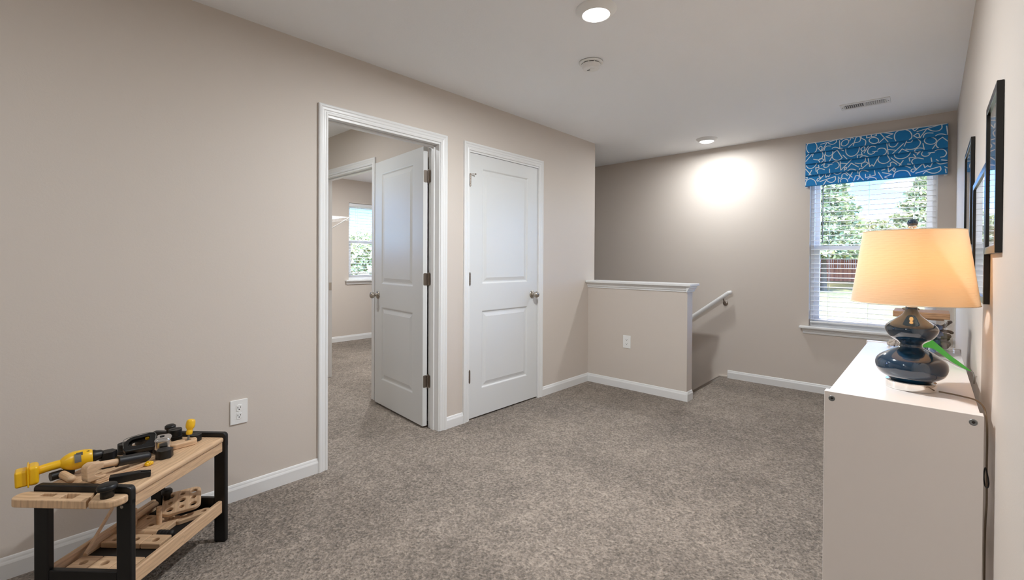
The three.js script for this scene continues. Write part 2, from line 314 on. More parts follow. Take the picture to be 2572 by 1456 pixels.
const knobGeo = () => merge(lathe([[0, 0], [0.033, 0], [0.033, 0.003], [0.030, 0.008], [0.020, 0.011], [0.0125, 0.014], [0.0115, 0.026], [0.0125, 0.031], [0.019, 0.036], [0.0255, 0.043], [0.0275, 0.051], [0.0265, 0.059], [0.021, 0.066], [0.012, 0.070], [0, 0.071]], 40).rotateX(Math.PI / 2));
const hingeKnuckle = (h = 0.089) => merge([0, 1, 2, 3, 4].map((i) => cyl(0.0068, 0.0068, h / 5 - 0.0012, 0, (i - 2) * h / 5, 0, 16)), [cyl(0.0045, 0.0045, h + 0.012, 0, 0, 0, 12)]);
const leaf = (h = 0.089, w = 0.032) => extr(roundRect(w, h, 0.008), 0.0025, 0.0004, 1, 6);
{ // door 1, standing open into the next room
  const g = structGroup('door_1', 'white two-panel door standing open'); const w = 0.79, h = 2.025;
  g.position.set(-0.121, 0.016, -2.052); g.rotation.y = Math.PI - 0.106;
  // local +x runs towards the free end; local -z faces the camera
  const s = doorSlab(g, w, h, [[0.146, 0.668, 0.208, 0.815], [0.146, 0.668, 1.007, 1.920]]);
  for (const c of [s]) { c.position.z = -0.035; }
  mesh('knob', knobGeo().rotateY(Math.PI), M.nickel, g).position.set(w - 0.058, 0.912, -0.035);
  mesh('knob', knobGeo(), M.nickel, g).position.set(w - 0.058, 0.912, 0);
  mesh('latch_plate', rspan(w - 0.0005, w + 0.0012, 0.884, 0.94, -0.03, -0.006, 0.0004), M.nickel, g);
  for (const y of [1.829, 1.083, 0.340]) {
    const hg = new THREE.Group(); hg.name = 'hinge'; hg.position.set(-0.002, y - 0.016, 0); g.add(hg);
    mesh('knuckle', hingeKnuckle(), M.darkNickel, hg).position.set(-0.006, 0, 0.004);
    const a = mesh('leaf', merge(leaf(0.089, 0.03), [[-0.03, 0.004], [0.0, -0.006], [0.03, 0.004]].map(([yy, xx]) => cyl(0.003, 0.003, 0.0032, 0, 0, 0, 10).rotateX(Math.PI / 2).translate(xx, yy, 0.0012))), M.darkNickel, hg);
    a.rotation.y = -Math.PI / 2; a.position.set(0.0018, 0, -0.017);
    const b = mesh('leaf', merge(leaf(0.089, 0.03), [[-0.03, 0.004], [0.0, -0.006], [0.03, 0.004]].map(([yy, xx]) => cyl(0.003, 0.003, 0.0032, 0, 0, 0, 10).rotateX(Math.PI / 2).translate(xx, yy, 0.0012))), M.darkNickel, hg);
    b.rotation.y = 0.106 + Math.PI; b.position.set(-0.018, 0, 0.0045);
  }
}
{ // door 2, closed, hinged at its left edge
  const g = structGroup('door_2', 'white two-panel closet door, shut'); const w = 0.812, h = 2.028;
  g.position.set(-0.038, 0.012, -2.360); g.rotation.y = Math.PI / 2;      // local +x runs along -z, local +z faces the room
  doorSlab(g, w, h, [[0.130, 0.680, 0.210, 0.818], [0.130, 0.680, 1.026, 1.926]]);
  mesh('knob', knobGeo(), M.nickel, g).position.set(0.742, 0.914, 0.035);
  mesh('key_button', cyl(0.004, 0.004, 0.006).rotateX(Math.PI / 2), M.slot, g).position.set(0.742, 0.914, 0.1065);
  for (const y of [1.831, 1.080, 0.336]) {
    const hg = new THREE.Group(); hg.name = 'hinge'; hg.position.set(-0.002, y - 0.012, 0.0415); g.add(hg);
    mesh('knuckle', hingeKnuckle(), M.darkNickel, hg);
  }
  const st = new THREE.Group(); st.name = 'hinge_pin_stop'; st.position.set(-0.002, 1.831 + 0.046 - 0.012, 0.0425); g.add(st);
  mesh('arm', merge(cyl(0.0075, 0.0075, 0.004), bar([0, 0, 0], [0.036, 0.001, 0.018], 0.003), cyl(0.006, 0.006, 0.006).rotateX(Math.PI / 2).translate(0.036, 0.001, 0.018), bar([0, 0, 0], [-0.012, 0, 0.016], 0.0028)), M.darkNickel, st);
}

// ------------------------------------------------------------------ windows
function windowUnit(name, w, h) {                      // local: x across, y up, outside towards -z; origin at the lower left corner of the opening
  const g = structGroup(name), f = 0.03, d0 = -0.085, d1 = -0.02, mid = h / 2;
  const ringBox = (x0, x1, y0, y1, t, z0, z1) => merge(span(x0, x0 + t, y0, y1, z0, z1), span(x1 - t, x1, y0, y1, z0, z1), span(x0 + t, x1 - t, y0, y0 + t, z0, z1), span(x0 + t, x1 - t, y1 - t, y1, z0, z1));
  mesh('frame', ringBox(0, w, 0, h, f, -0.14, -0.055), M.vinyl, g);
  const up = mesh('sash', ringBox(f, w - f, mid - 0.02, h - f, 0.038, -0.125, -0.1), M.vinyl, g);
  mesh('pane', box(w - 2 * f - 0.07, mid - f - 0.05, 0.004, w / 2, mid + (mid - f) / 2, -0.112), M.glass, up);
  const lo = mesh('sash', ringBox(f, w - f, f, mid + 0.022, 0.042, -0.098, -0.07), M.vinyl, g);
  mesh('pane', box(w - 2 * f - 0.08, mid - f - 0.055, 0.004, w / 2, f + (mid - f) / 2, -0.084), M.glass, lo);
  mesh('sash_lock', rbox(0.06, 0.018, 0.025, 0.005, w / 2, mid + 0.03, -0.082), M.vinyl, g);
  return g;
}
const win = windowUnit('window_1', WX1 - WX0, WY1 - 0.62); win.position.set(WX0, 0.62, ZF);
{ // sill with horns and its apron
  const g = structGroup('trim_window_sill', 'white moulded window stool and apron');
  mesh('stool', merge(rspan(1.664, 2.704, 0.598, 0.621, ZF, ZF + 0.064, 0.007), span(WX0 + 0.001, WX1 - 0.001, 0.6, 0.620, ZF - 0.056, ZF + 0.002)), M.trim, g);
  const P = [[0, 0.548], [0.010, 0.548], [0.013, 0.556], [0.014, 0.566], [0.024, 0.574], [0.028, 0.584], [0.036, 0.590], [0.038, 0.598], [0, 0.598]];
  mesh('apron', sweep(P, [1.690, 0, ZF], [2.68, 0, ZF], Z1, Y1), M.trim, g);
}
const win2 = windowUnit('window_2', 0.864, 2.09 - 0.92); win2.position.set(BX, 0.92, -3.466); win2.rotation.y = Math.PI / 2;
{ const g = structGroup('trim_bedroom_sill'); mesh('stool', merge(rspan(BX, BX + 0.06, 0.898, 0.92, -4.39, -3.405, 0.006), span(BX - 0.056, BX, 0.906, 0.919, -4.329, -3.467)), M.trim, g); mesh('apron', rspan(BX, BX + 0.02, 0.852, 0.898, -4.37, -3.425, 0.006), M.trim, g); }

const win3 = windowUnit('window_3', 0.5, 0.8); win3.position.set(-2.4, 1.25, -1.05); win3.rotation.y = Math.PI / 2;
// venetian blinds: every slat is a part
function blind(name, label, w, top, bottom, pitch, cordsAt, tilt) {
  const g = thing(name, label, 'blind');
  mesh('headrail', rbox(w, 0.05, 0.055, 0.004, w / 2, top - 0.025, -0.028), M.vinyl, g);
  const arc = []; for (let i = 0; i <= 6; i++) { const t = i / 6 - 0.5; arc.push([t * 0.050, 0.0035 * (1 - 4 * t * t)]); }
  const sl = sweep([...arc, ...arc.slice().reverse().map(([a, b]) => [a, b - 0.0028])], [0.004, 0, 0], [w - 0.004, 0, 0], Z1, Y1);
  let y = bottom + 0.03;
  for (; y < top - 0.06; y += pitch) { const s = mesh('slat', sl, M.slat, g); s.position.set(0, y, -0.028); s.rotation.x = tilt; }
  mesh('bottom_rail', rbox(w - 0.006, 0.016, 0.05, 0.004, w / 2, bottom + 0.008, -0.028), M.vinyl, g);
  for (const x of cordsAt) mesh('ladder_cord', merge(bar([x, bottom, 0.0005], [x, top - 0.04, 0.0005], 0.0011, 0.0011, 6), bar([x, bottom, -0.0565], [x, top - 0.04, -0.0565], 0.0011, 0.0011, 6)), M.cord, g);
  for (const x of cordsAt) mesh('cord_button', cyl(0.006, 0.007, 0.004, x, bottom - 0.001, -0.028, 12), M.cord, g);
  return g;
}
const blind1 = blind('venetian_blind', 'white horizontal slat blind in the window behind the table lamp', 0.875, 1.452, 0.035, 0.0437, [0.145, 0.437, 0.74], 0.05);
blind1.position.set(WX0 + 0.006, 0.62, ZF + 0.0);
mesh('tilt_wand', merge(bar([0.098, 1.42, 0.004], [0.098, 0.80, 0.009], 0.0042, 0.0042, 10), bar([0.098, 0.80, 0.009], [0.098, 0.785, 0.009], 0.006, 0.004, 10)), M.wand, blind1);
const blind2 = blind('venetian_blind', 'white slat blind in the bedroom window beyond the open door', 0.852, 1.165, 0.09, 0.0437, [0.14, 0.71], 0.05);
blind2.position.set(BX, 0.92, -3.472); blind2.rotation.y = Math.PI / 2;

// ------------------------------------------------------------------ roman shade with its printed letters (traced strokes, in the pixels of a crop of the photograph)
const SC = `o140,480,108;l325,540 275,492 318,452;c318,452 348,470 345,505 325,540;l320,420 625,335;c625,335 622,380 560,418 500,412 455,385;l435,400 345,545;c390,530 410,475 455,450 515,450;c550,492 585,472 640,474 690,500;l683,350 695,490 740,490;e790,390,76,50,-32;l878,350 905,290 945,312;l860,470 940,398;l945,440 990,295;c990,295 1050,278 1075,315 1055,370 968,392;c1080,270 1095,310 1160,345 1172,390 1160,435;l1185,265 1185,305 1355,265 1350,230;l1265,250 1270,285;e1315,352,84,54,4;l1415,215 1560,380;l1490,315 1405,395;l1480,215 1640,235 1520,290 1625,320;c1690,365 1665,300 1690,210 1800,160 1905,190 1950,260 1945,320 1915,345;c2070,125 2005,130 1968,158 1985,180 2000,190;l2000,190 2060,130;l2035,205 2415,80;c2415,80 2418,150 2370,198 2280,200 2200,160;l2180,170 2080,320;l1980,280 2042,318;c2042,318 2072,300 2066,250 2035,236;l2035,236 1980,280;c2135,310 2150,262 2195,236 2285,238;c2325,290 2370,262 2440,262 2505,290;l2490,120 2508,275;l690,315 720,330;c690,318 720,332 745,318
l25,640 70,595;l25,720 145,590;l155,635 168,590;c345,545 366,600 345,660 280,690 180,680;c415,545 412,585 440,615 500,620 548,590 558,540;l395,600 415,720;l545,632 497,715;l640,515 742,650;c742,650 680,692 610,690 560,655 556,600 580,560 640,515;l690,500 760,525;l755,605 840,680;c800,490 812,565 860,615 925,625 990,600 1040,540 1055,460;l1080,495 1108,540;c1108,540 1152,515 1150,465 1128,455;l1128,455 1080,495;l1225,430 1145,565;l1025,655 1020,605 1108,600 1095,560;c1070,655 1100,625 1150,618 1215,635;c1345,462 1290,448 1235,475 1206,530 1222,580 1275,592 1320,570 1340,545;l1295,550 1380,535;c1385,505 1430,485 1500,492 1535,540 1520,585 1480,610;l1535,385 1565,595;l1560,510 1680,525;l1815,410 1640,585;c1575,400 1580,440 1620,465 1680,455 1725,395;l1870,355 1830,455;c1965,345 1945,380 1900,392 1860,390;c2055,340 2090,385 2070,450 2010,500 1940,515 1860,510;l1740,575 1795,505 1900,555;e2245,368,94,64,6;l2130,415 2150,520;l2325,440 2280,515;l2430,310 2512,385;c2430,310 2360,370 2335,430 2345,475 2370,500;c2000,555 2010,520 2060,495 2130,500;l285,700 325,750;c285,700 305,672 350,668 390,690;l390,690 325,750
l75,758 130,685 240,750;c240,750 190,810 130,835 65,825 30,790;c400,750 385,790 400,815 450,812 490,780;l545,757 465,772;c555,735 600,712 655,725 684,775 665,815 615,840;l700,710 718,865 905,680;l705,740 820,750;l850,815 910,740 1045,810;c1165,655 1160,705 1110,740 1050,748 980,740;l1220,745 1110,840;c1220,745 1170,722 1110,745 1095,785 1110,812;c1110,840 1070,835 1060,860;l1215,660 1245,805 1285,770 1315,797 1380,670;l1550,610 1600,695;c1600,695 1540,742 1470,752 1410,725 1390,680 1405,630;l1615,655 1785,785;l1815,705 1730,835;c1560,800 1590,815 1608,780 1605,745 1650,730 1710,772;c1665,600 1690,650 1760,672 1840,660 1900,620 1930,570;l1925,720 1912,660 2020,650 1985,600;c1975,770 1955,730 1980,685 2050,665 2140,685;c2125,555 2110,600 2145,635 2210,630 2250,580;l2215,580 2310,570;c2320,545 2375,518 2450,525 2492,585 2465,645 2405,660;l2260,670 2272,735;l2340,700 2372,728;l2420,710 2500,720;l235,885 225,820 290,820 278,780;c270,920 255,880 280,848 330,838 400,855;l20,850 135,950;l145,865 75,985;l500,845 505,910;l785,870 790,820;c790,820 822,815 822,845 790,850;l2000,555 2045,580 2080,545;l1935,775 1890,770;l400,740 340,780;l2040,605 2090,545;c850,878 890,850 950,850 1000,865
c25,1125 30,1065 75,1020 140,1012 210,1045 242,1110;c195,945 210,930 238,940;l385,945 275,1055;c275,1055 250,1040 265,1010 300,1000 325,1010;c290,945 295,975 330,995;l415,930 430,985 460,960 485,975 515,920;l310,1060 610,970;c610,970 615,1030 560,1072 500,1070 445,1040;l430,1050 390,1110;c670,980 700,1005 735,985 742,940 790,918 840,955;l810,895 930,985;l930,895 865,1015;c1140,1035 1085,985 1060,935 1075,885 1130,862 1215,885;l960,1050 992,960;c992,960 1045,958 1058,1000 1030,1032;l1170,935 1175,997 1345,950 1330,870;l1250,940 1255,975;l1400,905 1475,1020;l1470,910 1625,940 1510,990 1560,1015;c1655,990 1690,910 1790,875 1890,895 1940,975;l1640,870 1690,908;c1640,870 1660,838 1690,850 1680,880;l1565,825 1575,900 1675,810;l2125,770 1980,915;c1980,915 1945,890 1965,858 2020,858 2035,870;c2000,770 1995,815 2030,850;l2140,765 2165,835 2205,800 2250,825 2285,745;l2025,930 2400,820;c2400,820 2410,880 2350,930 2270,935 2190,900;l2175,905 2140,945;c2340,745 2400,775 2510,755;l15,1020 45,1040;c20,990 50,990 45,1020;l1300,835 1440,795 1455,820;l1455,865 1510,850;c720,1070 715,1030 770,1005 830,1020 850,1060;l670,1010 675,1075;c1215,1020 1260,990 1340,1000 1370,1030;l2470,825 2510,850;l2480,870 2490,935;l560,870 580,908;l620,880 720,895;c570,905 640,935 720,905;l1025,860 1035,915;l1840,790 1935,835;l340,905 350,925;l430,905 440,920`;
const shadeTex = (() => {
  const cw = 1600, ch = 680, cv = document.createElement('canvas'); cv.width = cw; cv.height = ch; const c = cv.getContext('2d');
  c.fillStyle = '#1c84c6'; c.fillRect(0, 0, cw, ch);
  for (let i = 0; i < 5200; i++) { c.fillStyle = `rgba(${rnd() < 0.5 ? '255,255,255' : '0,40,90'},${0.05 + 0.05 * rnd()})`; const x = rnd() * cw, y = rnd() * ch, l = 14 + 40 * rnd(); if (rnd() < 0.5) c.fillRect(x, y, l, 1.2); else c.fillRect(x, y, 1.2, l); }
  const map = (x, y) => { const u = (x - 16) / 2494, t = 408 - 346 * u, b = 1145 - 195 * u; return [u * cw, (y - t) / (b - t) * ch]; };
  const T = [0, 0.245, 0.49, 0.754, 1];
  c.strokeStyle = '#f0f3f5'; c.lineWidth = 11.5; c.lineCap = 'round'; c.lineJoin = 'round';
  SC.split('\n').forEach((row, k) => {
    c.save(); c.beginPath(); c.rect(0, T[k] * ch, cw, (T[k + 1] - T[k]) * ch); c.clip();
    for (const s of row.trim().split(';')) {
      const kind = s[0]; let pts;
      if (kind === 'o' || kind === 'e') { const n = s.slice(1).split(',').map(Number), [x, y, a] = n, b = n[3] ?? a, r = (n[4] ?? 0) * Math.PI / 180; pts = []; for (let i = 0; i <= 40; i++) { const q = i / 40 * Math.PI * 2, ex = Math.cos(q) * a, ey = Math.sin(q) * b; pts.push(map(x + ex * Math.cos(r) - ey * Math.sin(r), y + ex * Math.sin(r) + ey * Math.cos(r))); } }
      else { pts = s.slice(1).split(' ').map((p) => map(...p.split(',').map(Number))); if (kind === 'c') pts = new THREE.SplineCurve(pts.map(([x, y]) => new THREE.Vector2(x, y))).getPoints(26).map((p) => [p.x, p.y]); }
      c.beginPath(); pts.forEach(([x, y], i) => (i ? c.lineTo(x, y) : c.moveTo(x, y))); c.stroke();
    }
    c.restore();
  });
  const t = new THREE.CanvasTexture(cv); t.colorSpace = THREE.SRGBColorSpace; return t;
})();
{
  const mat = phys(0xffffff, 0.85, { map: shadeTex, transmission: 0.10, thickness: 0 });
  const plain = std(0x2478ae, 0.85);
  const x0 = 1.706, x1 = 2.676, y1 = 2.340, y0 = 1.934, T = [0, 0.245, 0.49, 0.754, 1], hgt = y1 - y0, zz = ZF + 0.048;
  const g = thing('roman_shade', 'blue roman shade printed with white letters, folded up above the window', 'window shade', [0, 0, 0]);
  mesh('mounting_board', span(x0 + 0.002, x1 - 0.002, y1 - 0.02, y1 - 0.001, ZF + 0.001, zz), M.trim, g);
  for (let k = 0; k < 4; k++) {
    const ya = y1 - T[k] * hgt, yb = y1 - T[k + 1] * hgt, top = k ? ya + 0.03 : ya, zt = zz - 0.002 - k * 0.0012 + (k ? -0.004 : 0), zb = zz + 0.020 - k * 0.0012;
    const n = 8, pos = [], uv = [], idx = [];
    for (let i = 0; i <= n; i++) { const t = i / n, y = top + (yb - top) * t, z = zt + (zb - zt) * t * (1.25 - 0.25 * t); for (const x of [x0, x1]) { pos.push(x, y, z); uv.push((x - x0) / (x1 - x0), (y - y0) / hgt); } }
    for (let i = 0; i < n; i++) { const a = 2 * i; idx.push(a, a + 2, a + 1, a + 1, a + 2, a + 3); }
    const f = new THREE.BufferGeometry(); f.setAttribute('position', new THREE.Float32BufferAttribute(pos, 3)); f.setAttribute('uv', new THREE.Float32BufferAttribute(uv, 2)); f.setIndex(idx); f.computeVertexNormals();
    mesh('fold', f, mat, g);
    mesh('fold_hem', rspan(x0, x1, yb - 0.0005, yb + 0.004, zz - 0.014, zb - 0.0004, 0.001), plain, g);
  }
  mesh('side_return', span(x0 - 0.0012, x0, y0, y1, ZF + 0.001, zz + 0.002), plain, g);
  mesh('side_return', span(x1, x1 + 0.0012, y0, y1, ZF + 0.001, zz + 0.002), plain, g);
  mesh('bracket_foot', span(x0, x0 + 0.012, y0 - 0.008, y0, ZF + 0.002, ZF + 0.03), M.plastic, g);
  mesh('bracket_foot', span(x1 - 0.02, x1, y0 - 0.008, y0, ZF + 0.002, ZF + 0.03), M.plastic, g);
}

// ------------------------------------------------------------------ ceiling fixtures
function recessed(x, z, label, level = 1) {
  const g = thing('recessed_light', label, 'ceiling light', [x, H, z], 0, 'recessed ceiling lights');
  mesh('trim_ring', lathe([[0.098, 0], [0.098, -0.004], [0.094, -0.008], [0.082, -0.018], [0.070, -0.026], [0.068, -0.028], [0.065, -0.026], [0.065, 0]], 48), M.plastic, g);
  mesh('lens', lathe([[0.0001, -0.0415], [0.02, -0.0408], [0.04, -0.0380], [0.056, -0.0325], [0.066, -0.025]], 40), new THREE.MeshStandardMaterial({ color: 0xffffff, emissive: new THREE.Color(1, 0.98, 0.94), emissiveIntensity: 3.2, roughness: 0.5, side: THREE.DoubleSide }), g);
  const L = new THREE.RectAreaLight(LED_COLOR, LED_POWER * level, 0.105, 0.105); L.name = 'recessed_lamp'; L.position.set(0, -0.0425, 0); L.rotation.x = -Math.PI / 2; g.add(L);
  return g;
}
recessed(1.375, -1.925, 'round white recessed light in the ceiling beside the smoke detector', 1.25);
recessed(0.932, -4.668, 'round white recessed light in the ceiling above the stairs', 0.41);
recessed(1.375, 0.75, 'round white recessed light in the middle of the ceiling past the workbench', 0.34);
recessed(1.375, 2.3, 'round white recessed light in the ceiling at the end opposite the stairs', 0.2);
recessed(-1.0, -1.25, 'round white recessed light in the small hall behind the open door', 0.3);
recessed(-2.3, -3.1, 'round white recessed light in the bedroom ceiling', 1.1);
{
  const g = thing('smoke_detector', 'round white smoke detector on the ceiling', 'smoke detector', [1.035, H, -2.41]);
  mesh('base_plate', lathe([[0, -0.001], [0.072, -0.001], [0.072, -0.008], [0.068, -0.012], [0.058, -0.013]], 40), M.plastic, g);
  mesh('vent_gap', cyl(0.0545, 0.0545, 0.006, 0, -0.015, 0, 40), M.slot, g);
  mesh('body', lathe([[0.058, -0.017], [0.057, -0.022], [0.052, -0.036], [0.046, -0.043], [0.04, -0.045], [0, -0.0455]], 40), M.plastic, g);
  for (let i = 0; i < 10; i++) { const a = i / 10 * Math.PI * 2; mesh('vent_rib', box(0.006, 0.006, 0.006).rotateY(-a).translate(Math.cos(a) * 0.0555, -0.015, Math.sin(a) * 0.0555), M.plastic, g); }
  mesh('test_button', cyl(0.013, 0.012, 0.003, 0.012, -0.047, 0.01, 24), M.plastic, g);
  for (let i = 0; i < 4; i++) mesh('sounder_slot', box(0.0022, 0.0012, 0.010, -0.022 + i * 0.005, -0.0462, 0.004), M.slot, g);
}
{
  const g = thing('ceiling_vent', 'white metal air register on the ceiling near the window', 'vent', [2.20, H, -4.43], 0.02);
  const s = roundRect(0.305, 0.155, 0.004); const p = new THREE.Path(); roundRect(0.255, 0.098, 0.002, 0, 0, p); s.holes.push(p);
  mesh('frame', extr(s, 0.006, 0.002).rotateX(Math.PI / 2), M.plastic, g);
  mesh('duct', box(0.255, 0.002, 0.098, 0, -0.0012, 0), M.grey, g);
  for (let i = 0; i < 20; i++) { const l = mesh('louver', box(0.0012, 0.012, 0.096), M.plastic, g); l.position.set(-0.121 + i * 0.01275, -0.0065, 0); l.rotation.z = i < 10 ? 0.75 : -0.75; }
  mesh('divider', box(0.008, 0.009, 0.098, 0, -0.0055, 0), M.plastic, g);
  for (const x of [-0.14, 0.14]) mesh('screw', cyl(0.004, 0.004, 0.0015, x, -0.0065, 0, 12), M.grey, g);
  mesh('damper_lever', box(0.004, 0.014, 0.006, -0.134, -0.012, 0.02), M.plastic, g);
}

// ------------------------------------------------------------------ outlets
function outlet(label, pos, turn) {
  const g = thing('wall_outlet', label, 'outlet', pos, turn);      // local +z out of the wall
  const s = roundRect(0.0795, 0.122, 0.004), face = (y) => { const f = new THREE.Shape(); f.absellipse(0, y, 0.0172, 0.0172, Math.PI * 0.24, Math.PI * 0.76, false); f.absellipse(0, y, 0.0172, 0.0172, Math.PI * 1.24, Math.PI * 1.76, false); f.closePath(); return f; };
  mesh('plate', extr(s, 0.0055, 0.002, 3), M.plastic, g);
  for (const y of [0.0195, -0.0195]) {
    const r = mesh('receptacle', extr(face(y), 0.0042, 0.0006), M.plastic, g); r.position.z = 0.003;
    mesh('slot', merge(box(0.0022, 0.0085, 0.0008, -0.0064, y + 0.003, 0.0043), box(0.0022, 0.007, 0.0008, 0.0064, y + 0.003, 0.0043), cyl(0.0027, 0.0027, 0.0008).rotateX(Math.PI / 2).translate(0, y - 0.0068, 0.0043)), M.dark, r);
  }
  mesh('screw', cyl(0.003, 0.003, 0.001).rotateX(Math.PI / 2).translate(0, 0, 0.006), M.plastic, g);
}
outlet('white duplex outlet on the long wall beside the toy workbench', [0.0006, 0.447, -0.783], Math.PI / 2);
outlet('white duplex outlet on the half wall by the stairs', [0.4425, 0.452, ZH + 0.0006], 0);

// ------------------------------------------------------------------ handrail
{
  const g = thing('handrail', 'white round stair handrail sloping down along the far wall', 'handrail', [0, 0, 0]);
  const s = 0.752, z = ZF + 0.062, top = [1.035, 0.900, z], p = (x) => [x, 0.900 - s * (1.035 - x), z];
  mesh('rail', merge(bar(top, p(-2.0), 0.0215, 0.0215, 24), new THREE.SphereGeometry(0.0215, 24, 16).translate(...top), bar([1.035, 0.9, z], [1.054, 0.904, z - 0.004], 0.0215, 0.0212, 24), new THREE.SphereGeometry(0.0212, 24, 16).scale(0.6, 1, 1).translate(1.054, 0.904, z - 0.004)), M.trim, g);
  for (const x of [0.985, -0.35, -1.6]) {
    const b = new THREE.Group(); b.name = 'bracket'; const [bx, by] = p(x); b.position.set(bx, by - 0.022, z); g.add(b);
    mesh('saddle', rbox(0.05, 0.006, 0.018, 0.002).rotateZ(Math.atan(s)), M.darkNickel, b);
    mesh('arm', tube([[0, -0.004, 0], [0, -0.022, -0.004], [0, -0.043, -0.022], [0, -0.052, -0.052]], 0.006, 20, 10), M.darkNickel, b);
    mesh('rosette', lathe([[0, 0], [0.026, 0], [0.026, 0.003], [0.016, 0.008], [0, 0.009]], 28).rotateX(Math.PI / 2).translate(0, -0.055, -0.0615), M.darkNickel, b);
  }
}

// ------------------------------------------------------------------ wire shelf in the bedroom
{
  const g = thing('wire_shelf', 'white wire closet shelf on a diagonal brace, seen through the open door', 'shelf', [0, 0, 0]);
  const z0 = VZ - TH, z1 = z0 - 0.305, y = 1.70, xa = -3.92, xb = -2.22;
  mesh('edge_rod', merge(bar([xa, y, z1], [xb, y, z1], 0.003), bar([xa, y - 0.03, z1 - 0.002], [xb, y - 0.03, z1 - 0.002], 0.003), bar([xa, y, z0 - 0.01], [xb, y, z0 - 0.01], 0.003)), M.wire, g);
  const rod = merge(bar([0, y, z0 - 0.006], [0, y, z1], 0.0016, 0.0016, 6), bar([0, y, z1], [0, y - 0.03, z1 - 0.002], 0.0016, 0.0016, 6));
  for (let x = xa + 0.01; x < xb; x += 0.03) mesh('cross_wire', rod, M.wire, g).position.x = x;
  for (const x of [-2.235, -3.3]) mesh('brace', merge(bar([x, y - 0.005, z1 + 0.003], [x, y - 0.19, z0 - 0.006], 0.005), rbox(0.02, 0.05, 0.004, 0.001, x, y - 0.19, z0 - 0.003)), M.wire, g);
}

// ------------------------------------------------------------------ low shelf unit used as a sideboard
const DX0 = 2.318, DX1 = 2.707, DZ0 = -1.913, DZ1 = -3.352, DT = 0.770;
{
  const g = thing('shelf_unit', 'long white low shelf unit standing against the right wall under the table lamp', 'cabinet', [0, 0, 0]);
  const t = 0.038, i = 0.016;
  mesh('side_panel', rspan(DX0, DX1, 0, DT + 0.003, DZ0 - t, DZ0, 0.0015), M.dresser, g);
  mesh('side_panel', rspan(DX0, DX1, 0, DT + 0.003, DZ1, DZ1 + t, 0.0015), M.dresser, g);
  mesh('top', rspan(DX0 + 0.009, DX1 - 0.006, DT - t, DT, DZ1 + t, DZ0 - t, 0.001), M.dresser, g);
  mesh('bottom', rspan(DX0 + 0.009, DX1 - 0.006, 0, t, DZ1 + t, DZ0 - t, 0.001), M.dresser, g);
  mesh('middle_shelf', span(DX0 + 0.009, DX1 - 0.006, 0.377, 0.377 + i, DZ1 + t, DZ0 - t), M.dresser, g);
  for (let k = 1; k < 4; k++) { const z = DZ0 - t - (DZ0 - DZ1 - 2 * t) * k / 4; mesh('divider', span(DX0 + 0.009, DX1 - 0.006, t, 0.377, z - i / 2, z + i / 2), M.dresser, g); mesh('divider', span(DX0 + 0.009, DX1 - 0.006, 0.377 + i, DT - t, z - i / 2, z + i / 2), M.dresser, g); }
  for (const x of [DX0 + 0.022, DX1 - 0.022]) for (const y of [DT - 0.02, 0.02]) {
    const b = mesh('bolt', lathe([[0.0095, -0.001], [0.0095, 0.0006], [0.008, 0.0014], [0.0045, 0.0014], [0.004, 0.0002], [0, 0.0002]], 24).rotateX(Math.PI / 2), M.bolt, g); b.position.set(x, y, DZ0 + 0.0003);
    mesh('socket', cyl(0.004, 0.004, 0.0006, 0, 0, 0, 6).rotateX(Math.PI / 2).translate(0, 0, 0.0006), M.slot, b);
  }
}

